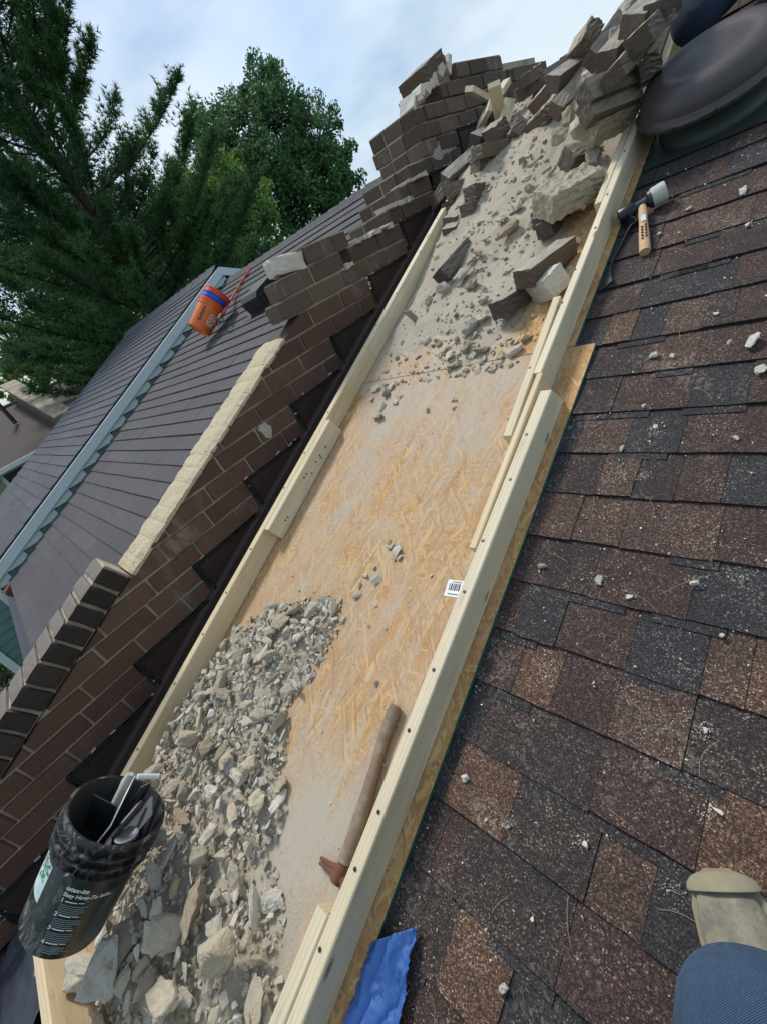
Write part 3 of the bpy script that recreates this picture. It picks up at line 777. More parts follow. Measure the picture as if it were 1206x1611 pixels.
# ---------------------------------------------------------------- half demolished chimney standing on the wall at the ridge
ch = thing('brick_chimney', 'half demolished dark brick chimney at the ridge with a toothed broken end', 'chimney', T((-2.24, 3.6, .2)))
mort = MB()
CR = {-3: (2.80, 3.441), -4: (2.98, 3.441), -5: (3.0, 3.888), -6: (3.02, 3.888), -7: (3.36, 4.335), -8: (3.62, 4.30)}
for k, (a, b) in CR.items():
    wall_row(k, a, b, None, M_BRICKU, ch, dep=.12, ragged=.006)
for k in (-3, -4, -5, -6, -7): 
    b = CR[k][1]; wall_row(k, b+.004, 5.05, None, M_BRICKU, ch, dep=.12, ragged=.006)
for k, yf, xl in ((-1, 2.50, -2.46), (-2, 2.68, -2.47), (-3, 2.80, -2.49), (-4, 2.985, -2.43), (-5, 3.0, -2.46), (-6, 3.02, -2.46)):
    # the end face of the wall: header and stretcher seen end on
    zt, z0 = zb(k), zb(k+1); cuts = [XW-.122, XW-.26, xl] if k % 2 else [XW-.122, xl+.125, xl]
    for x1, x0 in zip(cuts[:-1], cuts[1:]):
        mb = MB(); j = .005; dy = random.uniform(-.006, .006)
        mb.prism([(x0+j, z0+j), (x1-j, z0+j), (x1-j, zt-j), (x0+j, zt-j)], yf+.12, yf+dy, 'Z', .004, .004)
        for i, q in enumerate(mb.v): mb.v[i] = (q[0], q[2], q[1])
        obj('brick', mb.mesh('brick', M_BRICKU), ch, Matrix())
    mort.box(((XW-.122+xl)/2, yf+.062, (zt+z0)/2), (abs(xl-XW+.122)-.012, .11, zt-z0))
    mort.box(((XW-.125+xl)/2, (yf+.13+5.0)/2, (zt+z0)/2-.003), (abs(xl-XW+.125)-.03, 5.0-yf-.13, zt-z0-.004))
mort.box((-2.26, 3.85, .05), (.36, 2.4, .24))
mort.box((-2.26, 4.2, .70), (.30, 1.6, .08))
obj('mortar', mort.mesh('mortar', M_MORTAR), ch, Matrix())
# slanting mortar seam with the tipped brick above it
pa, pb = xplane(652, 157, XW), xplane(704, 99, XW)
mb = MB(); 
for q in range(9):
    t = q/8; p = pa.lerp(pb, t); mb.box(p+Vector((-.05, random.uniform(-.01, .01), random.uniform(-.012, .012))), (random.uniform(.10, .14), random.uniform(.05, .10), random.uniform(.018, .045)), Rx(.75+random.uniform(-.45, .45)), .014)
obj('mortar_seam', mb.mesh('mortar_seam', M_RUB[2]), ch, Matrix())
mb = MB()
for (x, y, w) in ((700, 232, .09), (688, 240, .07), (712, 224, .06), (694, 222, .05)):
    p = xplane(x, y, XW)
    q = [(p.y+math.cos(a)*w*random.uniform(.5, 1.2), p.z+math.sin(a)*w*.6*random.uniform(.5, 1.2)) for a in [i*2*math.pi/11 for i in range(11)]]
    mb.prism(q, XW-.01, XW+.0045+random.uniform(0, .002), 'X')
obj('mortar_smear', mb.mesh('mortar_smear', M_RUB[2]), ch, Matrix())

# ================================================================== THE CHUTE
chute = thing('debris_chute', 'debris chute of plywood-like strand boards and pine rails running down the roof', 'chute', MROOF @ T((-1.2, -1.3, .004)))
UL, UR = -1.795, -.585; LA = -1.765
def osb(u0, u1, v0, v1, n0, name='osb_board'):
    nu, nv = 40, int((v1-v0)/.03); th = .011; vs = []; fs = []
    for j in range(nv+1):
        for i in range(nu+1): vs.append((u0+(u1-u0)*i/nu, v0+(v1-v0)*j/nv, n0+th))
    for j in range(nv):
        for i in range(nu): a = j*(nu+1)+i; fs.append((a, a+1, a+nu+2, a+nu+1))
    nt = len(fs); b = len(vs)
    vs += [(u0, v0, n0), (u1, v0, n0), (u1, v1, n0), (u0, v1, n0), (u0, v0, n0+th-.0002), (u1, v0, n0+th-.0002), (u1, v1, n0+th-.0002), (u0, v1, n0+th-.0002)]
    fs += [(b, b+1, b+5, b+4), (b+1, b+2, b+6, b+5), (b+2, b+3, b+7, b+6), (b+3, b, b+4, b+7)]
    me = raw_mesh(name, vs, fs, [M_OSB, M_OSBEDGE, M_GREEN])
    me.polygons.foreach_set('material_index', [0]*nt + [1, 2, 1, 1])
    at = me.attributes.new('dust', 'FLOAT', 'POINT'); 
    def sm(a, b_, x): t = max(0, min(1, (x-a)/(b_-a))); return t*t*(3-2*t)
    val = []
    for (u, v, n) in vs:
        d = .36
        d = max(d, .66*sm(.30, 1.0, v))
        d = max(d, .66*(1-sm(0, .30, abs(u+1.42+.10*(v-.7))))*sm(.15, .5, v))
        d = max(d, .40*(1-sm(0, .25, abs(u+1.05)))*sm(.5, .9, v))
        d = max(d, .80*(1-sm(-.45, -.10, v))*sm(-1.25, -.95, u))
        d = max(d, .50*(1-sm(-.7, -.3, v)))
        d *= sm(.02, .09, u-LA-.02) if v < 1.1 else 1
        d *= 1-.85*sm(-.98, -.86, u)*sm(1.1, 1.3, v)*(1-sm(1.9, 2.3, v))
        if u > -.66: d = 0.0
        val.append(d)
    at.data.foreach_set('value', val)
    return me
obj('osb_board', osb(UL, UR, -1.30, 1.174, .0095), chute, MROOF)
obj('osb_board', osb(UL, UR-.070, 1.178, 3.55, .0095), chute, MROOF)
RAILS = []
def rail(pa, pb, n0=.0205, w=.038, hgt=.089, mat=M_PINE, name='rail', mitre=0.0, tilt=0.0):
    """a two-by-four on edge from pa to pb (u,v of the centre line)"""
    a, b = Vector((*pa, 0)), Vector((*pb, 0)); L = (b-a).length; ang = math.atan2(b.y-a.y, b.x-a.x)
    c = .003; nx = max(2, int(L/.12)); sec = [(-w/2+c, 0), (w/2-c, 0), (w/2, c), (w/2, hgt-c), (w/2-c, hgt), (-w/2+c, hgt), (-w/2, hgt-c), (-w/2, c)]
    vs = []; fs = []; sd_ = random.random()*99
    for i in range(nx+1):
        x = L*i/nx
        for y, z in sec:
            xx = x
            if i == nx: xx -= mitre*(z/hgt)
            q = noise.noise_vector(Vector((x*.8+sd_, y*9, z*5)))*.0016
            vs.append((xx, y+q.y, z+q.z*.6))
    for i in range(nx):
        for k in range(8): fs.append((i*8+k, i*8+(k+1) % 8, (i+1)*8+(k+1) % 8, (i+1)*8+k))
    fs += [tuple(range(8))[::-1], tuple(nx*8+k for k in range(8))]
    me = raw_mesh(name, vs, fs, mat)
    return obj(name, me, chute, MROOF @ T((a.x, a.y, n0)) @ Rz(ang) @ Rx(tilt))
ZR = .0207
LA = -1.765
rail((LA, -1.22), (LA-.004, 1.34), ZR, mat=M_PINE2)                       # left, lower
rail((LA+.039, .255), (LA+.037, .865), ZR+.001, mat=M_PINE)               # left, short sister
rail((LA-.005, 1.342), (LA-.004, 2.93), ZR, mat=M_PINE)                   # left, upper
RA = -.644
rail((RA, -1.25), (RA+.006, .935), ZR, mat=M_PINE, mitre=.03)             # right, long lower
rail((RA-.040, -1.2), (RA-.039, -.55), ZR, mat=M_PINE)                    # right, lower sister
rail((-.674, .352), (-.6835, .982), ZR, .022, mat=M_PINE2)                # right, thin strip
rail((-.709, .735), (-.737, 1.34), ZR+.001, .029, mat=M_PINE)             # right, inner strip
rail((-.6925, .985), (-.706, 2.62), ZR, .030, mat=M_PINE)                 # right, upper outer
rail((-.7285, 1.835), (-.7425, 2.60), ZR+.001, .030, mat=M_PINE)          # right, upper inner
rail((-.690, 2.625), (-.735, 3.60), ZR, .036, mat=M_PINE)
rail((-.733, 2.63), (-.775, 3.58), ZR+.002, .034, mat=M_PINE3)
rail((-1.70, -1.283), (-.60, -1.283), ZR, .036, .140, M_PINE2, 'stop_board')
# screw heads and nail holes on the rail tops
mb = MB()
for (u, v0, v1, st_) in ((RA+.003, -.9, .9, .17), (-.722, .8, 1.3, .24), (-.700, 1.3, 2.5, .21), (LA, -1.0, 1.2, .27), (LA, 1.5, 2.8, .3)):
    v = v0
    while v < v1:
        mb.lathe([(.0001, .0016), (.0045, .0012), (.005, 0)], 8, T((u+random.uniform(-.01, .01), v, ZR+.0895))); v += st_*random.uniform(.7, 1.3)
obj('screw_head', mb.mesh('screw_head', M_DSTEEL), chute, MROOF)['kind'] = 'stuff'
mb = MB()
for _ in range(9):
    side = random.random() < .5
    v = random.uniform(.25, .85); mb.lathe([(.0001, .0012), (.004, .001), (.0045, 0)], 8, T((LA+.0585, v, ZR+random.uniform(.02, .08))) @ Ry(math.pi/2))
obj('screw_head', mb.mesh('screw_head', M_DSTEEL), chute, MROOF)['kind'] = 'stuff'
# paper sticker on the board
pu = rp(714, 926, .021)
stk = MB(); stk.box((0, 0, 0), (.056, .052, .0008), None, .001); sl = obj('sticker', stk.mesh('sticker', M_WHITE), chute, MROOF @ T((pu.x, pu.y, .0214)) @ Rz(.12))
mb = MB()
for i in range(6): mb.box((-.017+i*.0066, .004, .0006), (.0042 if i % 2 else .0026, .022, .0003))
mb.box((0, -.018, .0006), (.036, .0028, .0003)); mb.box((.004, .020, .0006), (.030, .002, .0003))
obj('barcode', mb.mesh('barcode', M_INK), sl, WM[sl.name])

# ---------------------------------------------------------------- mortar dust lying in the chute
def inside(poly, x, y):
    c = False; j = len(poly)-1
    for i in range(len(poly)):
        xi, yi = poly[i]; xj, yj = poly[j]
        if (yi > y) != (yj > y) and x < (xj-xi)*(y-yi)/(yj-yi)+xi: c = not c
        j = i
    return c
def edge_d(poly, x, y):
    m = 9e9
    for i in range(len(poly)):
        a, b = poly[i], poly[(i+1) % len(poly)]
        dx, dy = b[0]-a[0], b[1]-a[1]; t = max(0, min(1, ((x-a[0])*dx+(y-a[1])*dy)/(dx*dx+dy*dy+1e-12)))
        m = min(m, math.hypot(a[0]+dx*t-x, a[1]+dy*t-y))
    return m
HEAPPX = [(278, 1100), (326, 1042), (372, 985), (430, 952), (480, 938), (535, 940), (541, 965), (530, 1000), (505, 1040), (487, 1075), (460, 1100), (452, 1125), (452, 1180), (440, 1215), (452, 1260), (438, 1310), (425, 1350), (440, 1400), (445, 1455), (440, 1530), (452, 1600), (440, 1700), (150, 1700), (150, 1500), (180, 1425), (225, 1300), (245, 1200)]
HEAP = [tuple(rp(x, y, .03))[:2] for x, y in HEAPPX]
def heap_h(u, v):
    if not inside(HEAP, u, v): return 0
    return .075*(1-math.exp(-edge_d(HEAP, u, v)/.09)) * (.55 + .75*max(0, min(1, (-.1-v)/.9)))
def sm(a, b, x): t = max(0, min(1, (x-a)/(b-a))); return t*t*(3-2*t)
def dust_h(u, v):
    nz = noise.fractal(Vector((u*3.2, v*2.2, 0)), 1, 2, 5); nf = noise.fractal(Vector((u*14, v*12, 3)), 1, 2, 4)
    a = -.012 + .030*sm(1.12, 1.6, v) + .055*sm(1.75, 2.6, v) + .13*sm(2.3, 2.9, v)*sm(-1.6, -1.0, u)*(1-sm(2.95, 3.4, v))
    a -= .05*sm(-.98, -.84, u)*sm(1.1, 1.3, v)*(1-sm(1.9, 2.4, v))
    a -= .02*(1-sm(0, .12, u-LA))*(1-sm(2.3, 2.8, v))
    a += .04*(1-sm(0, .28, abs(u+1.62)))*sm(2.2, 2.6, v)*(1-sm(2.9, 3.3, v))
    hgt = a + nz*.010*(1 + 1.2*sm(1.4, 2.4, v)) + nf*.0045 if v > .9 else -.02
    hp = heap_h(u, v)
    if hp > 0: hgt = max(hgt, hp*.62 - .006 + nf*.006)
    lo = -.010 + .013*(1-sm(-.75, -.35, v))*sm(-1.3, -1.0, u) + nz*.004 + nf*.0025
    return max(hgt, lo)
nu, nv = 92, 410; u0, u1, v0, v1 = LA+.021, -.80, -1.26, 3.42
vs = []; fs = []
for j in range(nv+1):
    v = v0+(v1-v0)*j/nv
    ue = RA-.021 if v < .35 else (-.687 if v < .73 else (-.722-.03*sm(.73, 1.34, v) if v < 1.35 else (-.715 if v < 1.83 else -.745-.04*sm(2.5, 3.4, v))))
    for i in range(nu+1):
        u = u0+(ue-u0)*i/nu; vs.append((u, v, .0205+dust_h(u, v)))
for j in range(nv):
    for i in range(nu):
        a = j*(nu+1)+i; q = (a, a+1, a+nu+2, a+nu+1)
        if max(vs[t][2] for t in q) > .018: fs.append(q)
me = raw_mesh('mortar_dust', vs, fs, M_SAND); me.polygons.foreach_set('use_smooth', [True]*len(fs))
dst = obj('mortar_dust', me, None, MROOF); dst['kind'] = 'stuff'; dst['label'] = 'sandy grey-tan mortar dust spread thick over the upper chute'; dst['category'] = 'mortar dust'
def ground_n(u, v): return .0205 + max(0, dust_h(u, v))

# ================================================================== RUBBLE
def chunk_mesh(seed, flat=.55, pts=15, rough=0):
    rr = random.Random(seed); bm = bmesh.new()
    for _ in range(pts):
        d = Vector((rr.gauss(0, 1), rr.gauss(0, 1), rr.gauss(0, 1))).normalized()
        d = Vector((max(-.72, min(.72, d.x)), max(-.72, min(.72, d.y)), max(-.6, min(.6, d.z))))
        bm.verts.new(Vector((d.x, d.y*.72, d.z*flat))*.62*rr.uniform(.86, 1.1))
    r = bmesh.ops.convex_hull(bm, input=bm.verts)
    bmesh.ops.delete(bm, geom=[g for g in r['geom_interior'] if isinstance(g, bmesh.types.BMVert)], context='VERTS')
    bmesh.ops.dissolve_limit(bm, angle_limit=.12, verts=bm.verts, edges=bm.edges)
    if not rough: bmesh.ops.bevel(bm, geom=list(bm.edges), offset=.018, segments=1, affect='EDGES', clamp_overlap=True)
    if rough:
        bmesh.ops.bevel(bm, geom=list(bm.edges), offset=.035, segments=1, affect='EDGES', clamp_overlap=True)
        bmesh.ops.triangulate(bm, faces=bm.faces)
        for _ in range(rough): bmesh.ops.subdivide_edges(bm, edges=bm.edges, cuts=1, use_grid_fill=True)
        for v in bm.verts: v.co += noise.noise_vector(v.co*4.5+Vector((seed, 0, 0)))*.055 + noise.noise_vector(v.co*12+Vector((seed, 5, 0)))*.026
    me = bpy.data.meshes.new('mortar_chunk'); bm.to_mesh(me); bm.free(); me.materials.append(M_RUB[0])
    return me
CH = [chunk_mesh(i, random.choice((.28, .4, .55, .7)), random.choice((10, 13, 16))) for i in range(26)]
CHR = [chunk_mesh(100+i, random.choice((.35, .5, .65)), 14, 2) for i in range(14)]
def rot_rand(tilt):
    return Rz(random.uniform(0, 6.28)) @ Rx(random.gauss(0, tilt)) @ Ry(random.gauss(0, tilt))
nchunk = 0
def chunk(u, v, n, size, label, group=None, mat=None, tilt=.35, meshes=None, cat='rubble', name='mortar_chunk', asp=None):
    global nchunk; nchunk += 1
    me = random.choice(meshes or (CHR if size > .05 else CH))
    S = Matrix.Diagonal((size*random.uniform(.85, 1.2), size*random.uniform(.8, 1.1), size*random.uniform(.75, 1.15), 1)) if asp is None else Matrix.Diagonal((size, size*asp[0], size*asp[1], 1))
    o = obj(name, me, None, MROOF @ T((u, v, n)) @ rot_rand(tilt) @ S, mat or random.choices(M_RUB, (5, 3, 3, 1.2))[0])
    return tag(o, label, cat, group)
LH = 'jagged grey-tan mortar chunk lying in the rubble heap of the lower chute'
GH = 'mortar chunks of the lower rubble heap'
# fine fill first: too small to count, one object
def bits(name, n, place, smin, smax, mats, label, cat):
    vs = []; fs = []; mi = []
    base = [([tuple(v.co) for v in m.vertices], [tuple(p.vertices) for p in m.polygons]) for m in CH[:10]]
    for _ in range(n):
        r = place()
        if r is None: continue
        u, v, nn = r; s_ = smin + (smax-smin)*random.random()**2.2; M = T((u, v, nn)) @ rot_rand(.5) @ Matrix.Diagonal((s_, s_, s_*.9, 1))
        bv, bf = random.choice(base); b = len(vs); vs += [tuple(M @ Vector(q)) for q in bv]; k = random.randrange(len(mats))
        for f in bf: fs.append(tuple(b+i for i in f)); mi.append(k)
    me = raw_mesh(name, vs, fs, mats); me.polygons.foreach_set('material_index', mi)
    o = obj(name, me, None, MROOF); o['kind'] = 'stuff'; o['label'] = label; o['category'] = cat
    return o
hu = [p[0] for p in HEAP]; hv = [p[1] for p in HEAP]
def in_heap(margin=0.0):
    while True:
        u, v = random.uniform(-1.73, max(hu)), random.uniform(-1.24, max(hv))
        if inside(HEAP, u, v) and edge_d(HEAP, u, v) >= margin*random.random(): return u, v
def hp(): u, v = in_heap(); return u, v, .022+heap_h(u, v)*random.uniform(.45, .95)
bits('mortar_gravel', 3600, hp, .010, .034, [M_RUB[0], M_RUB[1], M_RUB[2]], 'small grey mortar crumbs filling the gaps of the lower rubble heap', 'gravel')
# countable chunks, biggest lowest in the chute
placed = []
tries = 0
while len(placed) < 225 and tries < 9000:
    tries += 1
    u, v = in_heap(.05)
    big = max(0, min(1, (-.15-v)/.8))
    s_ = random.choice((.030, .034, .04, .046, .055)) if random.random() > .38 else random.uniform(.055, .075+.055*big)
    if any((u-a)**2+(v-b)**2 < (.40*(s_+c))**2 for a, b, c in placed): continue
    placed.append((u, v, s_))
ZONES = ((.02, 'at the top of the rubble heap'), (-.25, 'in the upper part of the rubble heap'), (-.55, 'in the middle of the rubble heap'), (-.85, 'in the lower part of the rubble heap'), (-9, 'at the bottom of the rubble heap'))
COLN = ('grey', 'tan', 'pale', 'brown')
for u, v, s_ in placed:
    zone = next(t for lim, t in ZONES if v > lim)
    us = [q[0] for q in placed if abs(q[1]-v) < .12]; t = (u-min(us))/(max(us)-min(us)+1e-6)
    side = 'on its left side' if t < .34 else ('on its right side' if t > .66 else 'along its middle')
    ci = random.choices(range(4), (6, 3.5, 1.6, 1.6))[0]
    fl = random.random() < .5
    pool = [m for i_, m in enumerate(CHR if s_ > .05 else CH) if (((i_*7) % 3 == 0) == fl)]
    sz = 'small' if s_ < .038 else ('medium' if s_ < .055 else 'large')
    asp = (random.uniform(.45, .8), random.uniform(.28, .5)) if fl else None
    lab = '%s %s %s %s %s' % (sz, COLN[ci], 'flat shard' if fl else 'mortar chunk', zone, side)
    chunk(u, v, .026+heap_h(u, v)*.92+s_*.10, s_*1.15, lab, '%s in the rubble heap' % ('mortar shards' if fl else 'mortar chunks'), M_RUB[ci], .42, pool, asp=asp)
# single pieces one can point to
def at_px(x, y, size, label, mat=None, n=None, tilt=.3, meshes=None, cat='rubble', name='mortar_chunk', asp=None, group=None):
    u, v, _ = rp(x, y, .03); g = ground_n(u, v) if n is None else n
    u, v, _ = rp(x, y, g+size*.18)
    return chunk(u, v, g+size*.18, size, label, group, mat, tilt, meshes, cat, name, asp)
at_px(168, 1520, .17, 'large pale slab of mortar leaning beside the black bucket bottom', M_RUB[2], .10, .5)
at_px(255, 1565, .19, 'long tan brick-shaped mortar block at the bottom edge of the heap', M_RUB[1], .09, .2, asp=(.6, .6))
at_px(340, 1500, .13, 'tan rock with a rusty pink face low in the heap', M_RUB[1], .10, .5)
at_px(402, 1575, .11, 'smooth flat tan stone near the bottom right of the heap', M_RUB[1], .06, .1, asp=(.9, .3))
at_px(245, 1440, .10, 'smooth grey slab right of the bucket', M_RUB[0], .10, .2, asp=(.7, .35))
at_px(300, 1430, .13, 'yellowish mortar lump with brick edge in the middle of the lower heap', M_RUB[3], .10, .6)
at_px(258, 1470, .12, 'pointed tan wedge of mortar below the grey slab', M_RUB[1], .11, .5)
at_px(360, 1200, .075, 'flat pale mortar plate in the upper half of the heap', M_RUB[2], None, .15, asp=(.85, .25))
at_px(385, 1135, .075, 'flat whitish mortar plate with straight edges', M_RUB[2], None, .15, asp=(.7, .25))
at_px(452, 1085, .075, 'square grey mortar block with two ridges at the heap edge', M_RUB[0], None, .2, asp=(.9, .45))
at_px(330, 1170, .085, 'rounded tan stone near the left rail in the heap', M_RUB[1], None, .2)
at_px(327, 1108, .065, 'brown broken lump upright by the left rail', M_RUB[3], None, .5)
at_px(322, 1070, .030, 'small grey stone lying against the left rail above the heap', M_RUB[0], .05, .3)
at_px(463, 1005, .10, 'long pale piece of mortar lying up-slope in the heap top', M_RUB[2], None, .1, asp=(.35, .3))
at_px(492, 1023, .05, 'brownish chunk at the right edge of the heap', M_RUB[3])
at_px(447, 970, .05, 'roundish grey chunk at the top left of the heap', M_RUB[0])
at_px(525, 975, .04, 'grey angular stone at the heap top right', M_RUB[0])
at_px(447, 1198, .022, 'dark red brick chip at the right edge of the heap', M_REDCHIP, None, .3)
at_px(273, 1235, .085, 'tan squarish stone behind the bucket rim', M_RUB[1], .09, .4)
at_px(440, 1235, .07, 'smooth layered stone at the right edge below the red chip', M_RUB[1], None, .2)
at_px(370, 1305, .075, 'grey-white flat shard in the middle of the heap', M_RUB[0], None, .3, asp=(.6, .25))
at_px(395, 1330, .085, 'angular tan shard right of the grey-white flat shard', M_RUB[1], None, .3, asp=(.6, .3))
at_px(370, 1400, .09, 'pale chalky shard with bright face low in the heap', M_RUB[2], None, .4, asp=(.5, .35))
at_px(425, 1420, .07, 'pale crumbling lump at the right heap edge', M_RUB[2])
# stones on the bare board
LB = 'small grey mortar stone lying alone on the bare strand board'; GB = 'loose stones on the bare board'
for x, y, s_ in ((594, 655, .075), (624, 866, .05), (592, 913, .046), (574, 905, .032), (562, 937, .034), (565, 920, .028), (588, 893, .026), (612, 852, .024), (618, 880, .024), (712, 628, .034), (714, 641, .024), (673, 644, .030), (606, 989, .020), (592, 1076, .020), (678, 905, .016), (460, 905, .018), (470, 928, .020), (580, 985, .012), (663, 700, .012), (590, 953, .016), (615, 860, .03), (628, 876, .03)):
    at_px(x, y, s_, {594: 'largest loose stone on the board, squarish, below the upper gravel', 624: 'largest stone of the small pile in mid chute'}.get(x, LB), random.choice((M_RUB[0], M_RUB[3], M_RUB[0])), None, .25, group=None if x in (594, 624) else GB)
COLN = ('grey', 'tan', 'pale', 'brown')
# grey flat stones half sunk in the upper dust
LU = 'flat grey-brown mortar shard lying in the dust of the upper chute'; GU = 'mortar shards in the upper dust'
for x, y, s_ in ((727, 430, .11), (742, 446, .10), (697, 453, .09), (674, 471, .07), (757, 500, .075), (737, 514, .085), (733, 545, .06), (753, 550, .075), (807, 551, .07), (788, 560, .05), (706, 559, .055), (712, 575, .06), (826, 533, .05), (670, 534, .06), (590, 612, .055), (606, 618, .06), (620, 632, .05), (615, 608, .05), (600, 640, .05), (584, 628, .04), (628, 622, .04), (648, 585, .03), (655, 560, .04), (690, 540, .04), (718, 535, .035), (700, 520, .04), (730, 530, .035), (745, 528, .035), (780, 530, .03), (685, 500, .05), (716, 495, .045), (740, 480, .045), (760, 470, .06), (770, 400, .05), (752, 398, .06), (762, 376, .045), (740, 408, .05), (890, 434, .085), (905, 380, .07), (868, 268, .05), (845, 249, .06), (880, 215, .09), (905, 200, .10), (830, 300, .07), (858, 268, .06), (812, 325, .08), (786, 345, .07), (828, 280, .06), (815, 300, .05), (925, 215, .06), (938, 230, .075), (893, 182, .08), (950, 120, .06), (955, 105, .06), (970, 118, .05), (935, 130, .06), (820, 252, .05), (690, 385, .06)):
    ci = random.choice((0, 0, 3))
    zone = 'just above the board seam' if y > 500 else 'below the big mortared bricks' if y > 440 else 'in mid slope of the upper dust' if y > 330 else 'under the brick pile'
    if y > 575: zone = 'just below the board seam'
    at_px(x, y, s_, '%s %s mortar shard lying %s, %s' % ('small' if s_ < .055 else 'large', COLN[ci], zone, 'left of centre' if x < 650+(600-y)*.45 else 'right of centre'), M_RUB[ci], None, .3, group=GU)
at_px(648, 497, .12, 'broken brown stone standing against the left rail', M_RUB[3], None, .5, asp=(.7, .7))
at_px(799, 358, .115, 'rounded brown stone in the middle of the upper dust slope', M_RUB[3], None, .15, asp=(.8, .6))
def up_spot():
    v = 1.12 + (3.5-1.12)*random.random()**1.6; u = random.uniform(-1.70, -.82)
    if random.random() > .25 and abs(u+1.25+.18*(v-1.9)) > .22: return None
    return u, v, ground_n(u, v)+.002
bits('mortar_gravel', 1500, up_spot, .008, .040, [M_RUB[0], M_RUB[3], M_RUB[1], M_SAND], 'mortar crumbs and splinters scattered down the upper dust slope', 'gravel')
def board_spot():
    v = random.uniform(-1.0, 1.2); u = random.uniform(-1.70, -.7); return u, v, .022
bits('mortar_gravel', 260, board_spot, .003, .010, [M_RUB[0], M_RUB[2]], 'fine mortar grit sprinkled over the bare strand board', 'gravel')
# pale chips on the brown shingles
LP = 'small pale mortar chip lying on the brown shingles'; GP = 'mortar chips on the brown shingles'
for x, y, s_ in ((853, 893, .022), (942, 913, .028), (990, 940, .018), (733, 1224, .026), (792, 1554, .022), (1129, 1275, .020), (1183, 540, .045), (1198, 583, .045), (1029, 560, .028), (1057, 561, .018), (1147, 539, .016), (1125, 494, .018), (838, 1446, .014), (921, 1329, .014), (800, 1301, .012), (1110, 1150, .011), (1168, 302, .038), (1031, 672, .018), (978, 706, .020), (1012, 640, .018), (848, 900, .010), (765, 1463, .010), (1092, 918, .018), (1082, 330, .022), (1037, 368, .018), (934, 1075, .010), (1158, 690, .014), (1175, 355, .018), (765, 1290, .010), (1000, 1050, .010), (1135, 1000, .010), (822, 735, .010)):
    lab = {853: 'pale triangular mortar chip on the shingles beside the green board edge', 1183: 'long pale mortar flake near the right edge of the shingles', 1198: 'large pale mortar piece cut by the right edge of the photo', 942: 'crumbled white mortar lump on the shingles in mid slope'}.get(x, '%s pale mortar chip on the shingles %s' % ('tiny' if s_ < .0145 else 'small', 'near the mallet' if y < 450 else 'level with the upper end of the lower rail' if y < 720 else 'level with the board sticker' if y < 1100 else 'level with the claw hammer' if y < 1400 else 'near the blue tarp and boot'))
    u, v, _ = rp(x, y, .012); chunk(u, v, .014+s_*.1, s_, lab, GP if 'chip on' in lab else None, M_RUB[2], .25, CHR if s_ > .02 else CH, 'mortar chip', 'mortar_chip')
def sh_spot():
    v = random.uniform(-.85, 3.0); return random.uniform(-.58, .45), v, .0105
SPL = [rp(x, y, .0105)[:2] for x, y in ((1030, 680), (1090, 915), (858, 1057), (978, 745), (1012, 748), (915, 1325), (798, 1300), (1108, 1152), (942, 912), (1058, 1400), (990, 935), (957, 758), (1165, 910), (1110, 1280))]
def splat_spot():
    c = random.choice(SPL); return c[0]+random.gauss(0, .010), c[1]+random.gauss(0, .010), .0112
bits('mortar_grit', 1600, splat_spot, .0007, .0034, [M_RUB[2], M_RUB[2], M_RUB[0]], 'white mortar dust splashed where pieces struck the shingles', 'grit')
bits('mortar_grit', 1500, sh_spot, .0022, .007, [M_RUB[2], M_RUB[2], M_WHITE], 'white mortar grit sprinkled over the brown shingles', 'grit')

vs = []; fs = []
for _ in range(55):
    u, v = random.uniform(-.57, .4), random.uniform(-.85, 2.4); a = random.uniform(0, 6.28); L = random.uniform(.012, .035); bnd = random.uniform(-.9, .9); b_ = len(vs)
    for q in range(4):
        aa = a+bnd*q/3; p = Vector((u+math.cos(aa)*L*q, v+math.sin(aa)*L*q, .0125)); w = Vector((-math.sin(aa), math.cos(aa), 0))*.0005; vs += [p-w, p+w]
    for q in range(3): fs.append((b_+2*q, b_+2*q+1, b_+2*q+3, b_+2*q+2))
o = obj('pine_needles', raw_mesh('pine_needles', vs, fs, plain('dry_needle', (.30, .19, .10), .8)), None, MROOF); o['kind'] = 'stuff'; o['label'] = 'dry tan pine needles strewn over the brown shingles'; o['category'] = 'pine needles'

# ================================================================== LOOSE BRICKS
BR = [rough_brick(1, .42, .36, .011, i, 6, 3.5 if i % 3 == 0 else 1.2) for i in range(10)]
for m in BR: m.materials.append(M_LOOSE)
def brick_px(a, b, n, label, sign=1, roll=0.0, L=.25, w=.105, hh=.082, mat=M_LOOSE, name='brick', cat='brick', group='loose bricks in the chute', mesh=None, par=None):
    mid = ((a[0]+b[0])/2, (a[1]+b[1])/2); dc = depth_at(mid[0], mid[1], n); ra, rb = ray(*a), ray(*b)
    f = lambda d: (rb*(dc+d)-ra*(dc-d)).length
    d = 0.0
    if f(0) < L:
        while f(d*sign) < L and d < .4: d += .002
    l = f(d*sign); P1, P2 = ra*(dc-d*sign), rb*(dc+d*sign)
    sc_ = l/L
    X = (P2-P1).normalized(); Z = (N-X*N.dot(X)).normalized(); Y = Z.cross(X)
    M = basis((P1+P2)/2, X, Y, Z) @ Rx(math.radians(roll))
    s3 = (l, w*.77, hh*.77)
    me = mesh or random.choice(BR)
    o = obj(name, me, par, M @ Matrix.Diagonal((s3[0], s3[1]/.42, s3[2]/.36, 1)), mat)
    if par is None: tag(o, label, cat, group)
    return o
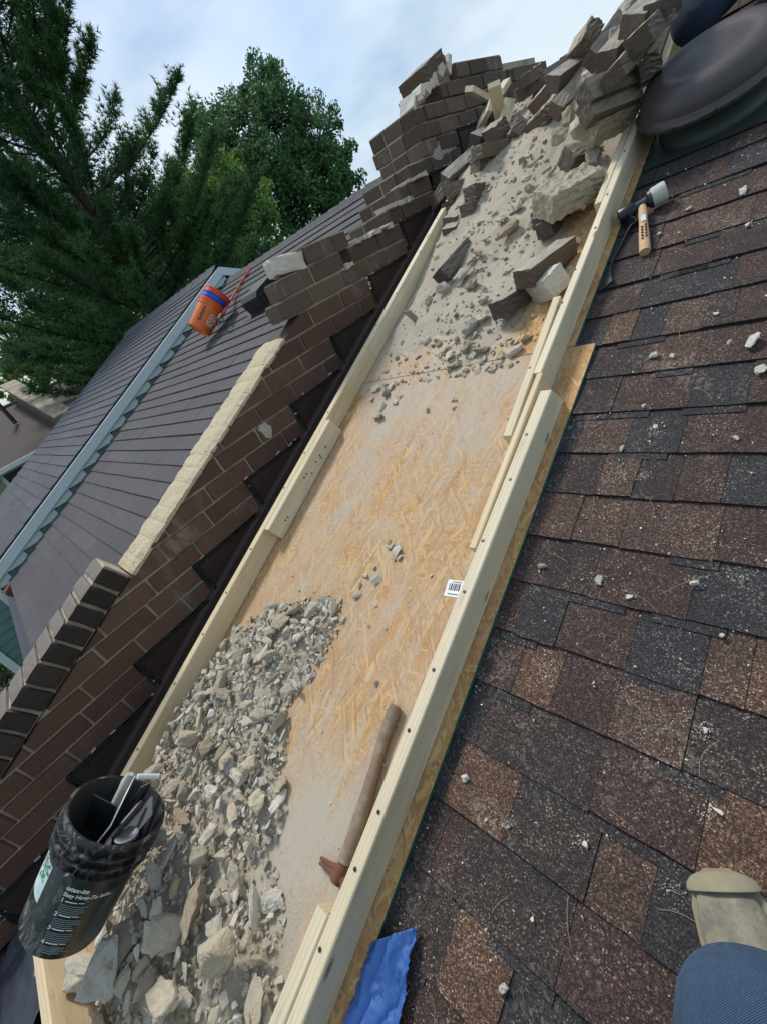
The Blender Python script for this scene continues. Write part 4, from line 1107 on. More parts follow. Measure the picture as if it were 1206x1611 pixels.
BL = [  # (a, b, n, sign, roll, L, w, h, mat, label)
 ((929, 97), (973, 33), .30, 1, -35, .25, .085, .085, M_LOOSE, 'long brick standing on end against the sky at the pile top'),
 ((868, 133), (917, 98), .24, 1, 20, .25, .10, .09, M_LOOSE, 'dark brick lying on the sky line left of the standing brick'),
 ((905, 80), (934, 47), .30, -1, 30, .20, .10, .09, M_LOOSE, 'short brick tilted behind the standing brick'),
 ((872, 175), (920, 126), .19, 1, 40, .25, .09, .08, M_LOOSE, 'brick on edge with mortar crust below the sky line brick'),
 ((836, 203), (866, 172), .16, -1, 0, .25, .105, .085, M_LOOSE, 'brick with its end face towards the camera on the bare dust'),
 ((842, 166), (867, 138), .18, -1, 10, .22, .10, .085, M_LOOSE, 'brick behind the end-on brick, higher on the dust'),
 ((917, 153), (996, 122), .29, 1, 55, .27, .105, .085, M_LOOSE, 'upper brick of the flat mortared pair in the pile front'),
 ((919, 178), (997, 148), .245, 1, 55, .27, .105, .085, M_LOOSE, 'lower brick of the flat mortared pair in the pile front'),
 ((963, 121), (1009, 70), .33, 1, -20, .25, .105, .075, M_LOOSE, 'brick with a pale edge leaning above the mortared pair'),
 ((953, 96), (992, 52), .31, 1, 15, .24, .105, .085, M_CUT, 'broken brick crusted with mortar right of the standing brick'),
 ((1003, 66), (1041, 27), .36, 1, -15, .24, .11, .085, M_LOOSE, 'worn brick near the top of the right rail'),
 ((992, 42), (1026, 8), .38, 1, 25, .24, .105, .085, M_LOOSE, 'uppermost full brick of the pile by the frame top'),
 ((1001, 128), (1022, 104), .22, -1, 0, .22, .10, .085, M_CUT, 'dark brick tucked between pile and right rail'),
 ((1029, 22), (1055, 2), .36, 1, 10, .24, .10, .085, M_LOOSE, 'brick half hidden at the very top of the rail'),
 ((890, 252), (942, 238), .10, 1, 35, .20, .11, .10, M_LOOSE, 'brick with broken end and mortar lump beside the right rail'),
 ((848, 346), (905, 318), .06, 1, 0, .26, .11, .09, M_CUT, 'dark brick under the thick tan mortar block'),
 ((797, 235), (817, 196), .09, -1, 20, .25, .105, .08, M_LOOSE, 'smooth brick leaning beside the pale wood scraps'),
 ((768, 212), (791, 200), .16, -1, 0, .16, .10, .10, M_CUT, 'dark square brick end just under the wood scraps'),
 ((749, 240), (797, 232), .15, 1, 0, .25, .11, .085, M_LOOSE, 'top brick of the small stack below the wood scraps'),
 ((746, 262), (797, 255), .09, 1, 0, .25, .11, .085, M_LOOSE, 'white-stained brick second from top in the small stack'),
 ((699, 284), (750, 240), .13, 1, 30, .27, .10, .08, M_LOOSE, 'pale-topped brick leaning from the chimney foot to the stack'),
 ((708, 302), (746, 289), .09, 1, -15, .25, .105, .09, M_LOOSE, 'brick with a clean top under the leaning pale brick'),
 ((748, 288), (777, 280), .05, 1, 0, .22, .105, .085, M_CUT, 'dark brick at the foot of the small stack'),
 ((738, 304), (774, 299), .08, 1, 0, .22, .11, .09, M_LOOSE, 'reddish-ended brick low in the small stack'),
 ((733, 330), (764, 322), .05, 1, 0, .22, .11, .085, M_LOOSE, 'lowest pale brick of the small stack'),
 ((704, 326), (735, 316), .05, 1, 0, .24, .105, .085, M_CUT, 'brown brick between the stack and the left rail'),
 ((684, 322), (702, 296), .10, -1, 60, .24, .105, .08, M_LOOSE, 'brick tilted on edge beside the flashing step'),
 ((706, 352), (731, 336), .05, 1, 20, .22, .105, .085, M_LOOSE, 'brick end next to the top of the left rail'),
 ((745, 222), (768, 210), .14, 1, 35, .18, .10, .085, M_CUT, 'half brick wedged against the chimney below the wood'),
 ((822, 146), (847, 128), .14, 1, 0, .24, .10, .085, M_LOOSE, 'brick lying against the far end of the chimney'),
 ((823, 128), (846, 112), .20, 1, 0, .24, .10, .075, M_LOOSE, 'pale brick on top of the one at the far chimney end'),
 ((692, 437), (735, 388), .065, 1, -25, .26, .11, .09, M_CUT, 'dark brick with torn mortar side near the left rail'),
 ((706, 368), (729, 340), .05, 1, 15, .24, .105, .08, M_LOOSE, 'brick with a smooth pale top touching the left rail'),
 ((822, 440), (892, 388), .095, 1, 0, .29, .11, .09, M_LOOSE, 'upper brick of the big mortared pair lying across the dust'),
 ((783, 488), (838, 452), .055, 1, -10, .23, .11, .09, M_CUT, 'lower dark brick of the big mortared pair lying across the dust'),
 ((846, 452), (876, 442), .065, -1, 0, .13, .12, .11, M_RUB[2], 'pale half brick between the big pair and the right rail'),
 ((855, 362), (880, 342), .05, 1, 0, .20, .09, .08, M_CUT, 'brown broken brick foot below the thick tan mortar block'),
 ((660, 135), (700, 95), None, 1, 0, .28, .12, .09, M_BRICKU, ''),
]
for a, b, n, s_, roll, L, w, hh, mat, lab in BL:
    if n is None: continue
    brick_px(a, b, n, lab, s_, roll, L, w, hh, mat)
# the tipped brick on the chimney
pa, pb = xplane(655, 138, XW-.10), xplane(684, 108, XW-.10)
X = (pb-pa).normalized(); Xr = Vector((1, 0, 0)); Z = Xr.cross(X).normalized(); 
o = obj('brick', BR[1], None, basis((pa+pb)/2+Vector((-.02, 0, .02)), X, Z.cross(X), Z) @ Matrix.Diagonal((.28, .22/.42, .10/.36, 1)), M_BRICKU)
tag(o, 'tipped brick leaning on the slanting mortar seam on top of the chimney', 'brick', 'loose bricks in the chute')
# thick mortar blocks still stuck to bricks
bb = rough_brick(1, .42, .36, .030, 41, 12, 1.5); bb.materials.append(M_RUB[1])
brick_px((852, 326), (932, 282), .135, 'big tan mortar block resting on a dark brick by the right rail', 1, 10, .25, .165, .13, M_RUB[1], 'mortar_block', 'rubble', None, bb)
brick_px((922, 206), (988, 172), .185, 'brown mortar bed hanging under the flat mortared brick pair', 1, 30, .24, .13, .11, M_RUB[3], 'mortar_block', 'rubble', None, bb)
at_px(935, 240, .09, 'knobbly mortar lump stuck to the brick end by the right rail', M_RUB[1], .12, .5)
at_px(985, 25, .16, 'mortar clod behind the uppermost bricks', M_RUB[0], .27, .4); at_px(1000, 100, .14, 'mortar clod between the bricks at the right rail top', M_RUB[0], .22, .4)
at_px(930, 118, .14, 'mortar rubble under the standing brick', M_RUB[0], .2, .4); at_px(893, 150, .12, 'mortar lump under the sky line brick', M_RUB[1], .16, .4)
at_px(1020, 70, .13, 'mortar clod wedged beneath the worn brick', M_RUB[1], .26, .4); at_px(960, 70, .14, 'mortar-covered lump behind the broken brick', M_RUB[0], .25, .4)
# pale offcuts of timber
WB = MB(); WB.box((0, 0, 0), (1, .42, .36)); WBm = WB.mesh('timber_offcut', M_PINE)
for a, b, n, s_, roll, L, w, hh, lab in (
  ((737, 139), (768, 156), .26, 1, 20, .20, .089, .038, 'short pine offcut lying across the top of the other wood scraps'),
  ((776, 132), (790, 200), .20, 1, 25, .34, .089, .038, 'longest pine offcut standing upright at the chimney foot'),
  ((752, 202), (772, 164), .17, -1, 30, .22, .089, .038, 'pine offcut left of the upright one leaning on bricks'),
  ((792, 194), (801, 158), .15, 1, 40, .22, .089, .038, 'pine offcut behind the upright one lying on the dust'),
  ((786, 145), (797, 128), .24, 1, 10, .12, .06, .038, 'smallest pine offcut poking up behind the upright one')):
    brick_px(a, b, n, lab, s_, roll, L, w, hh, M_PINE, 'timber_offcut', 'wood scrap', 'pine offcuts at the chimney foot', WBm)
#--TOOLS--
def flatten_text(body, size, align='LEFT', shear=0.0, bold=0.0):
    cu = bpy.data.curves.new('lettering', 'FONT'); cu.body = body; cu.size = size; cu.align_x = align; cu.shear = shear; cu.offset = bold; cu.resolution_u = 2
    ob = bpy.data.objects.new('lettering', cu); C.objects.link(ob)
    dg = bpy.context.evaluated_depsgraph_get(); me = bpy.data.meshes.new_from_object(ob.evaluated_get(dg))
    bpy.data.objects.remove(ob); bpy.data.curves.remove(cu)
    vs = [(v.co.x, v.co.y) for v in me.vertices]; fs = [tuple(p.vertices) for p in me.polygons]; bpy.data.meshes.remove(me)
    return vs, fs
def rect2(x0, y0, x1, y1, n=8):
    vs = []; fs = []
    for i in range(n+1): x = x0+(x1-x0)*i/n; vs += [(x, y0), (x, y1)]
    for i in range(n): a = 2*i; fs.append((a, a+2, a+3, a+1))
    return vs, fs
def wrap(vf, ang, z, rfun, M=None, off=.0006):
    vs, fs = vf; out = []
    for x, y in vs:
        zz = z+y; r = rfun(zz)+off; a = ang + x/r; out.append(Vector((r*math.cos(a), r*math.sin(a), zz)))
    return [tuple(v) for v in out], fs
def bucket(name, label, M, r0, r1, h, mat, inner, ribs, group=None, sc_=1.0):
    t = thing(name, label, 'bucket', M, group)
    rf = lambda z: r0 + (r1-r0)*z/h
    prof = [(.0001, .008), (r0-.012, .008), (r0-.008, 0), (r0-.002, .001), (r0, .006)]
    z = .006
    for zr, hh, ex in ribs:
        prof += [(rf(zr), zr), (rf(zr)+ex, zr+.003), (rf(zr)+ex, zr+hh-.003), (rf(zr+hh), zr+hh)]
    prof += [(rf(h), h-.012), (rf(h)+.007, h-.010), (rf(h)+.007, h-.002), (rf(h)+.003, h), (rf(h)-.002, h)]
    mb = MB(); mb.lathe(prof, 56); obj('body', mb.mesh('body', mat, True, 40), t, M)
    mb = MB(); mb.lathe([(rf(h)-.002, h), (rf(h)-.004, h-.004), (r0-.004, .012), (.0001, .010)], 56); obj('inside', mb.mesh('inside', inner, True, 40), t, M)
    return t, rf
# ---------------------------------------------------------------- black bucket of trowels leaning in the chute
def axis_frame(P0, P1):
    Z = (P1-P0).normalized(); c = -(P0+P1)/2; X = (c - Z*c.dot(Z)).normalized(); return basis(P0, X, Z.cross(X), Z)
Bp, Tp = ray(101, 1445)*1.225, ray(186, 1272)*1.235
MBK = axis_frame(Bp, Tp); hB = (Tp-Bp).length
kB = hB/.37; r0b, r1b = .110, .125
bk, rfb = bucket('bucket', 'black mortar-smeared plastic bucket full of trowels leaning in the chute bottom', MBK, r0b, r1b, hB, M_BUCKET, M_INNER,
                 [(hB*.70, .010, .010), (hB*.79, .010, .012), (hB*.875, .010, .012)])
ip = bk.children[0]
def on_bucket(name, parts, mat, off=.0007, parent=None, rf=rfb, M=MBK, base=None):
    mb = MB()
    for vf, a, z in parts: v_, f_ = wrap(vf, a, z, rf, off=off); mb.add(v_, f_)
    return obj(name, raw_mesh(name, mb.v, mb.f, mat), base or bk, M)
a0 = math.radians(-14)
tx = [(flatten_text('latex-ite', .0175, shear=.25, bold=.0005), a0, hB*.585), (flatten_text('Easy How-To Info...', .0155, shear=.15, bold=.0004), a0, hB*.535)]
zz = hB*.485
for i in range(4):
    tx.append((flatten_text(str(i+1), .016, bold=.0005), a0, zz)); tx.append((rect2(.012, .003, .042, .006), a0, zz)); tx.append((rect2(.046, .004, .060, .006), a0, zz)); zz -= hB*.118
on_bucket('print', tx, M_WHITE)['kind'] = 'stuff'
ln = []; zz = hB*.485
for i in range(4):
    for q in range(6):
        if zz-.0075-q*.0056 > .015: ln.append((rect2(.003, -.0075-q*.0056, .074-random.uniform(0, .02), -.0050-q*.0056), a0, zz))
    zz -= hB*.118
a1 = math.radians(38)
for i in range(26):
    if hB*.56-i*.0105 > .03: ln.append((rect2(0, 0, .042-random.uniform(0, .012), .0022), a1, hB*.56-i*.0105))
on_bucket('small_print', ln, M_PRINT)['kind'] = 'stuff'
lb = on_bucket('label', [(rect2(-.040, 0, .030, hB*.30, 10), math.radians(-58), hB*.34)], M_LABEL)
blobs = []
for i in range(16):
    x, y, w = random.uniform(-.032, .018), random.uniform(.03, .10), random.uniform(.004, .011); blobs.append((rect2(x, y, x+w, y+w*random.uniform(.6, 1.5), 2), math.radians(-58), hB*.34))
for i in range(3): blobs.append((rect2(-.032, hB*.26-i*.008, .02, hB*.26+.003-i*.008, 6), math.radians(-58), hB*.34))
on_bucket('label_print', blobs, M_GREENINK, .0014, base=lb)['kind'] = 'stuff'
mb = MB(); ap = math.radians(-14)
pv = [Vector((math.cos(a)*(r1b+.008), math.sin(a)*(r1b+.008), hB*.70)) for a in (ap, ap+math.pi)]
gp = Vector((math.cos(ap)*-.03, math.sin(ap)*-.03+.03, hB+.10))
mb.tube([pv[0], pv[0].lerp(gp, .5)+Vector((.012, 0, 0)), gp+Vector((.012, -.035, -.012)), gp+Vector((-.012, .035, -.012)), pv[1].lerp(gp, .5)+Vector((-.01, 0, .01)), pv[1]], .0022, 6)
bail = obj('handle', mb.mesh('handle', M_WIRE, True), bk, MBK)
mb = MB(); mb.tube([gp+Vector((.012, -.028, -.010)), gp+Vector((-.012, .028, -.010))], .0075, 10); obj('grip', mb.mesh('grip', M_WHITE, True, 50), bail, MBK)
for p in pv:
    mb = MB(); mb.lathe([(.0001, .006), (.014, .006), (.017, 0)], 14, T(p*1.0) @ Rz(math.atan2(p.y, p.x)) @ Ry(math.pi/2)); obj('handle_boss', mb.mesh('handle_boss', M_BUCKET), bk, MBK)
# tools standing in it
def tool(name, label, cat, P0, P1, r, mat, tipr=None):
    t = thing(name, label, cat, MBK @ T(P0)); mb = MB(); P0, P1 = Vector(P0), Vector(P1)
    pts = [P0.lerp(P1, i/6) for i in range(7)]; rr = [r*x for x in (.55, .8, .95, 1, .95, 1.05, .7)]
    mb.tube(pts, rr, 10); obj('handle', mb.mesh('handle', mat, True, 50), t, MBK); return t
t1 = tool('trowel', 'trowel with a pale grey grip standing in the black bucket', 'trowel', (-.05, -.01, hB*.72), (-.068, -.012, hB+.055), .015, M_RUBBER)
mb = MB(); mb.prism([(-.05, 0), (.05, 0), (.02, -.16), (-.02, -.16)], -.0008, .0008, 'Z'); obj('blade', mb.mesh('blade', M_STEEL), t1, MBK @ T((-.05, -.01, hB*.72)) @ Rx(math.pi/2))
t2 = tool('trowel', 'trowel with a black handle lying across the mouth of the black bucket', 'trowel', (.05, .02, hB*.88), (-.02, .055, hB+.02), .011, M_BLACKPL)
mb = MB(); mb.prism([(-.045, 0), (.045, 0), (.0, -.17)], -.0008, .0008, 'Z'); obj('blade', mb.mesh('blade', M_STEEL), t2, MBK @ T((.045, .02, hB*.86)) @ Rx(1.3) @ Rz(.4))
t3 = tool('jointer', 'black jointing tool at the back of the black bucket', 'jointer', (-.06, .04, hB*.75), (-.085, .05, hB+.035), .009, M_BLACKPL)
ps = MB(); ps.box((0, 0, 0), (.075, .0025, .14), None, .001); o = obj('plastic_plate', ps.mesh('plastic_plate', M_DSTEEL), None, MBK @ T((.0, -.035, hB*.90)) @ Rz(1.3) @ Rx(.35)); tag(o, 'smoky clear plastic plate sticking out of the black bucket', 'plate')
ps = MB(); ps.box((0, 0, 0), (.07, .003, .13), None, .002); o = obj('float_blade', ps.mesh('float_blade', M_STEEL), None, MBK @ T((.0, .065, hB*.90)) @ Rz(.3) @ Rx(-.3)); tag(o, 'grey steel blade at the right edge of the black bucket', 'blade')
ps = MB(); ps.lathe([(.0001, .001), (.012, .002), (.024, .008), (.030, .007), (.031, 0)], 20); o = obj('steel_cup', ps.mesh('steel_cup', M_STEEL, True, 40), None, MBK @ T((.045, .055, hB*.90)) @ Rx(.5)); tag(o, 'round grey cup lying inside the rim of the black bucket', 'cup')

# ---------------------------------------------------------------- claw hammer on the board
def uvn_pt(x, y, n): return Vector(rp(x, y, n))
hm = thing('claw_hammer', 'old claw hammer with grey-brown wooden handle and rusty head on the board', 'hammer', MROOF @ T((-.76, -.3, .021)))
nb = .021
pts = [uvn_pt(622, 1110, nb+.020), uvn_pt(616, 1126, nb+.019), uvn_pt(604, 1158, nb+.018), uvn_pt(592, 1200, nb+.017), uvn_pt(580, 1240, nb+.018), uvn_pt(568, 1280, nb+.019), uvn_pt(553, 1325, nb+.020), uvn_pt(540, 1358, nb+.024)]
mb = MB(); mb.tube(pts, [.0165, .0185, .0165, .0155, .017, .019, .0185, .016], 14, True, .8); obj('handle', mb.mesh('handle', M_OLDWOOD, True, 60), hm, MROOF)
hc = uvn_pt(535, 1374, nb+.022); cl = uvn_pt(504, 1354, nb+.010); fc = uvn_pt(549, 1405, nb+.02)
d1 = (hc-cl); side = Vector((d1.y, -d1.x, 0)).normalized()
mb = MB()
mb.tube([hc+Vector((.002, .022, 0)), hc, hc+Vector((-.002, -.020, 0))], [.0155, .018, .0165], 12)
mb.tube([hc, hc.lerp(fc, .45), hc.lerp(fc, .55), fc], [.014, .011, .0155, .0155], 14)
hd = obj('head', mb.mesh('head', M_RUST, True, 50), hm, MROOF)
for s_ in (-1, 1):
    mb = MB(); ax = (cl-hc).normalized(); pp_ = Vector((-ax.y, ax.x, 0))
    p0 = hc+ax*.006; pts = [p0 + pp_*s_*.005, p0+ax*.018 + pp_*s_*.0048+Vector((0, 0, .004)), p0+ax*.030+pp_*s_*.0046+Vector((0, 0, .002)), cl+pp_*s_*.0050]
    mb.tube(pts, [.011, .009, .0072, .0042], 8, True, .8); obj('claw', mb.mesh('claw', M_RUST, True, 50), hd, MROOF)

# ---------------------------------------------------------------- mallet and pry bar on the shingles
ml = thing('mallet', 'soft-faced mallet with pale head and tan wooden handle on the shingles', 'mallet', MROOF @ T((-.56, 1.8, .012)))
k0, k1 = uvn_pt(1010, 325, .045), uvn_pt(1014, 396, .022)
mb = MB(); pts = [k0.lerp(k1, i/9) for i in range(10)]; mb.tube(pts, [.013, .014, .0145, .014, .0145, .016, .017, .0172, .0178, .0175], 16, True, .85)
hd = obj('handle', mb.mesh('handle', M_PALEWOOD, True, 60), ml, MROOF)
ax = (k1-k0).normalized(); up = Vector((0, 0, 1)); sdv = ax.cross(up).normalized(); upn = sdv.cross(ax)
view = Vector((.35, -.6, 1)).normalized(); nrm = (view - ax*view.dot(ax)).normalized(); tng = ax.cross(nrm)
for r_ in range(5):
    for q in range(2):
        c = k0.lerp(k1, .50+r_*.062+q*.03) + tng*(.006*(q*2-1)); mb = MB(); mb.lathe([(.0001, .0176), (.0032, .0174), (.0036, .0140)], 8, basis(c, tng, ax, nrm)); obj('grip_hole', mb.mesh('grip_hole', M_INK), hd, MROOF)
mb = MB(); c = k0.lerp(k1, .34); mb.box((0, 0, 0), (.015, .032, .0006), basis(c+nrm*.0147, tng, ax, nrm)); obj('sticker', mb.mesh('sticker', M_WHITE), hd, MROOF)
h0, h1 = uvn_pt(1048, 298, .05), uvn_pt(972, 343, .045)
hv_ = (h1-h0); L_ = hv_.length; hx = hv_/L_
def hp_(t): return h0+hx*L_*t
mb = MB(); mb.tube([hp_(.0), hp_(.01), hp_(.05), hp_(.26), hp_(.29)], [.026, .031, .033, .0325, .031], 24); obj('pale_face', mb.mesh('pale_face', M_RUBBER, True, 40), ml, MROOF)
mb = MB(); mb.tube([hp_(.29), hp_(.36), hp_(.40), hp_(.50), hp_(.62), hp_(.66)], [.0315, .029, .0175, .0165, .0165, .022], 20); obj('head', mb.mesh('head', M_DSTEEL, True, 40), ml, MROOF)
mb = MB(); mb.tube([hp_(.66), hp_(.70), hp_(.96), hp_(1.0)], [.024, .027, .027, .023], 20); obj('dark_face', mb.mesh('dark_face', M_BLACKPL, True, 40), ml, MROOF)
pbpts = [uvn_pt(976, 337, .05), uvn_pt(986, 336, .052), uvn_pt(997, 341, .045), uvn_pt(1000, 347, .036), uvn_pt(992, 353, .030), uvn_pt(985, 365, .026), uvn_pt(974, 388, .022), uvn_pt(964, 407, .020), uvn_pt(960, 420, .021), uvn_pt(960, 432, .024), uvn_pt(963, 441, .028)]
vs = []; fs = []
for i, p in enumerate(pbpts):
    t = (pbpts[min(i+1, len(pbpts)-1)]-pbpts[max(i-1, 0)]).normalized(); 
    x = Vector((-.25, -.1, -.9)); x = (x - t*x.dot(t)).normalized(); y = t.cross(x)
    w = min((p.z-.0125)/max(.05, -x.z), .030); wv = x*w
    if i >= 8: wv = wv + Vector((-.012, -.006, 0))*(i-7)
    vs += [p+y*.0022, p-y*.0022, p+wv-y*.0022, p+wv+y*.0022]
for i in range(len(pbpts)-1):
    for k in range(4): fs.append((i*4+k, i*4+(k+1) % 4, (i+1)*4+(k+1) % 4, (i+1)*4+k))
fs += [(0, 1, 2, 3), tuple(len(vs)-4+k for k in range(4))[::-1]]
o = obj('pry_bar', raw_mesh('pry_bar', vs, fs, M_DSTEEL), None, MROOF); tag(o, 'dark flat pry bar with curled end beside the mallet handle', 'pry bar')

# ---------------------------------------------------------------- attic fan dome
vt = thing('roof_vent', 'big brown mushroom roof vent on a green-grey metal base at the upper right', 'roof vent', MROOF @ T((-.452, 2.33, .012)))
Mv = MROOF @ T((-.452, 2.335, 0))
mb = MB(); Rv = .247; zr = .125
mb.lathe([(Rv-.03, zr-.012), (Rv-.004, zr-.012), (Rv, zr-.006), (Rv, zr+.002), (Rv-.008, zr+.006), (Rv-.012, zr+.010), (Rv-.013, zr+.016), (Rv-.018, zr+.020)] , 64)
obj('rim', mb.mesh('rim', M_VENT, True, 50), vt, Mv)
prof = [(Rv-.018, zr+.020)]
for i in range(1, 9):
    a = i/8*math.pi/2; prof.append((Rv-.018-.075*(1-math.cos(a)), zr+.020+.075*math.sin(a)))
prof += [(Rv-.115, zr+.090), (Rv-.14, zr+.086), (.08, zr+.092), (.0001, zr+.094)]
mb = MB(); mb.lathe(prof, 64); obj('dome', mb.mesh('dome', M_VENT, True, 50), vt, Mv)
mb = MB(); mb.lathe([(.185, .012), (.182, .03), (.178, .036), (.175, .085), (.19, .110), (.20, .115)], 64); obj('throat', mb.mesh('throat', M_VENTB, True, 40), vt, Mv)
mb = MB(); mb.box((.03, .03, .0145), (.46, .50, .003)); obj('base_plate', mb.mesh('base_plate', M_VENTB), vt, Mv)
for i in range(12):
    mb = MB(); a = i*math.pi/6+.2; mb.lathe([(.0001, .004), (.006, .003), (.007, 0)], 8, T((math.cos(a)*Rv, math.sin(a)*Rv, zr)) @ Rz(a) @ Ry(math.pi/2)); obj('rim_screw', mb.mesh('rim_screw', M_DSTEEL), vt, Mv)

# ---------------------------------------------------------------- things on the grey roof
mbx = thing('box_vent', 'black slant-backed box vent on the grey roof beside the brick wall', 'roof vent', MROOF @ T((-4.4, 2.62, .012)))
Mx = MROOF @ T((-4.27, 2.68, .012)) @ Rz(.05) @ Matrix.Scale(.78, 4)
mb = MB(); mb.prism([(-.22, .0), (.20, .0), (.30, .05), (.24, .17), (-.16, .21), (-.23, .17)], -.20, .20, 'X')
obj('hood', mb.mesh('hood', M_BLACKPL, auto=30), mbx, Mx)
mb = MB(); mb.box((0, 0, .003), (.62, .66, .005)); obj('flange', mb.mesh('flange', M_BLACKPL), mbx, Mx)
for i in range(6):
    mb = MB(); mb.box((.205, -.17+i*.065, .09), (.012, .02, .12)); obj('louvre', mb.mesh('louvre', M_INK), mbx, Mx)
B2, T2 = Vector(rw(*rp(313, 520, .17)))*1.0, Vector(rw(*rp(333, 482, .22)))
M2 = axis_frame(B2, T2); L2 = .36*1.0
ob1, rf1 = bucket('bucket', 'orange plastic bucket with white square logo, lying lowest on the grey roof', M2, (.128*.98), (.150*.98), L2, M_ORANGE, M_ORANGE2, [(L2*.80, .012, .012), (L2*.90, .012, .012)], 'buckets nested on the grey roof')
for dz, mat, lab, c_ in ((.072, M_BLUE, 'blue bucket nested between the orange and the red buckets', 1.0), (.135, M_ORANGE2, 'red-orange bucket nested uppermost in the stack on the grey roof', 1.0)):
    Mq = M2 @ T((0, 0, dz)); bucket('bucket', lab, Mq, (.124*.98), (.147*.98), L2, mat, M_ORANGE2, [(L2*.83, .012, .010)], 'buckets nested on the grey roof')
s_ = .13; A2 = math.radians(40)
fr = [(rect2(-s_/2, -s_/2, s_/2, -s_/2+.006), A2, L2*.42), (rect2(-s_/2, s_/2-.006, s_/2, s_/2), A2, L2*.42), (rect2(-s_/2, -s_/2, -s_/2+.006, s_/2, 1), A2, L2*.42), (rect2(s_/2-.006, -s_/2, s_/2, s_/2, 1), A2, L2*.42)]
def rot2(vf, a, dx, dy): vs, fs = vf; c, s = math.cos(a), math.sin(a); return [(x*c-y*s+dx, x*s+y*c+dy) for x, y in vs], fs
for i, w_ in enumerate(('THE', 'HOME', 'DEPOT')): fr.append((rot2(flatten_text(w_, .040 if i else .029, 'CENTER', bold=.001), .72, (-.026, -.005, .024)[i], (.019, -.010, -.038)[i]), A2, L2*.42))
on_bucket('logo', fr, M_WHITE, .0015, rf=rf1, M=M2, base=ob1)['kind'] = 'stuff'
bl = [(rect2(-.014+random.uniform(-.01, .01), y, .014+random.uniform(-.004, .012), y+.011, 2), math.radians(-24), L2*.38) for y in [i*.018-.05 for i in range(10)]]
on_bucket('print', bl, M_INK, .0015, rf=rf1, M=M2, base=ob1)['kind'] = 'stuff'
top = Vector(rp(352, 486, .22)); 
mb = MB(); rpts = [Vector(rp(x, y, n)) for x, y, n in ((350, 496, .15), (356, 482, .12), (366, 466, .05), (376, 449, .03), (385, 435, .03), (392, 424, .035))]
mb.tube(rpts, .012, 6); mb.tube([p+Vector((.05, .0, .005)) for p in rpts], .010, 6)
o = obj('rope', mb.mesh('rope', M_RED, True), None, MROOF); tag(o, 'thin red rope running up the grey roof from the buckets', 'rope')
mb = MB(); mb.tube([Vector(rp(x, y, n)) for x, y, n in ((348, 494, .18), (344, 500, .15), (346, 508, .10), (351, 505, .06), (350, 497, .08))], .012, 7)
o = obj('snap_hook', mb.mesh('snap_hook', M_WIRE, True), None, MROOF); tag(o, 'pale metal hook tying the bucket stack to the rope', 'hook')

# ---------------------------------------------------------------- tarps
def cloth(name, corners, nx, ny, amp, mat, label, thick=.002, seed=0, frq=9):
    vs = []; fs = []; a, b, c, d = [Vector(p) for p in corners]
    for j in range(ny+1):
        for i in range(nx+1):
            s_, t_ = i/nx, j/ny; p = (a*(1-s_)+b*s_)*(1-t_) + (d*(1-s_)+c*s_)*t_
            e = (random.uniform(-.0025, .0025) if i in (0, nx) or j in (0, ny) else 0)
            q = noise.fractal(p*frq+Vector((seed, 0, 0)), 1, 2, 4); fold = abs(math.sin(s_*7+t_*3+q*1.5))
            vs.append(p + Vector((e, e, amp*(.5+.5*q) + amp*.6*fold)))
    for j in range(ny):
        for i in range(nx): k = j*(nx+1)+i; fs.append((k, k+1, k+nx+2, k+nx+1))
    me = raw_mesh(name, vs, fs, mat); me.polygons.foreach_set('use_smooth', [True]*len(fs))
    o = obj(name, me, None, MROOF); m = o.modifiers.new('solid', 'SOLIDIFY'); m.thickness = thick
    return tag(o, label, 'tarp')
p1, p2, p3, p4 = rp(662, 1456, .012), rp(588, 1482, .012), rp(540, 1640, .012), rp(632, 1640, .012)
d_ = (p3-p2)*1.6; cloth('tarp', (p2+Vector((-.0, 0, 0)), p1, p1+(p4-p1)*1.9, p2+d_), 60, 80, .020, M_TARP, 'crumpled blue tarp corner on the shingles against the board edge', seed=4, frq=16)
cloth('tarp', ((-2.0, -1.36, .03), (-1.62, -1.33, .06), (-1.2, -1.62, .03), (-1.9, -1.75, .02)), 30, 24, .05, M_DTARP, 'dark grey tarp bunched below the chute stop board', seed=9)
gm = MB(); gp_ = rp(58, 1527, .10); gm.lathe([(.007, .002), (.013, .003), (.015, 0)], 16); o = obj('eyelet', gm.mesh('eyelet', M_WIRE, True), None, MROOF @ T(gp_)); 
o.parent = [q for q in C.objects if q.get('label', '').startswith('dark grey tarp')][0]; o.matrix_basis = T(gp_)

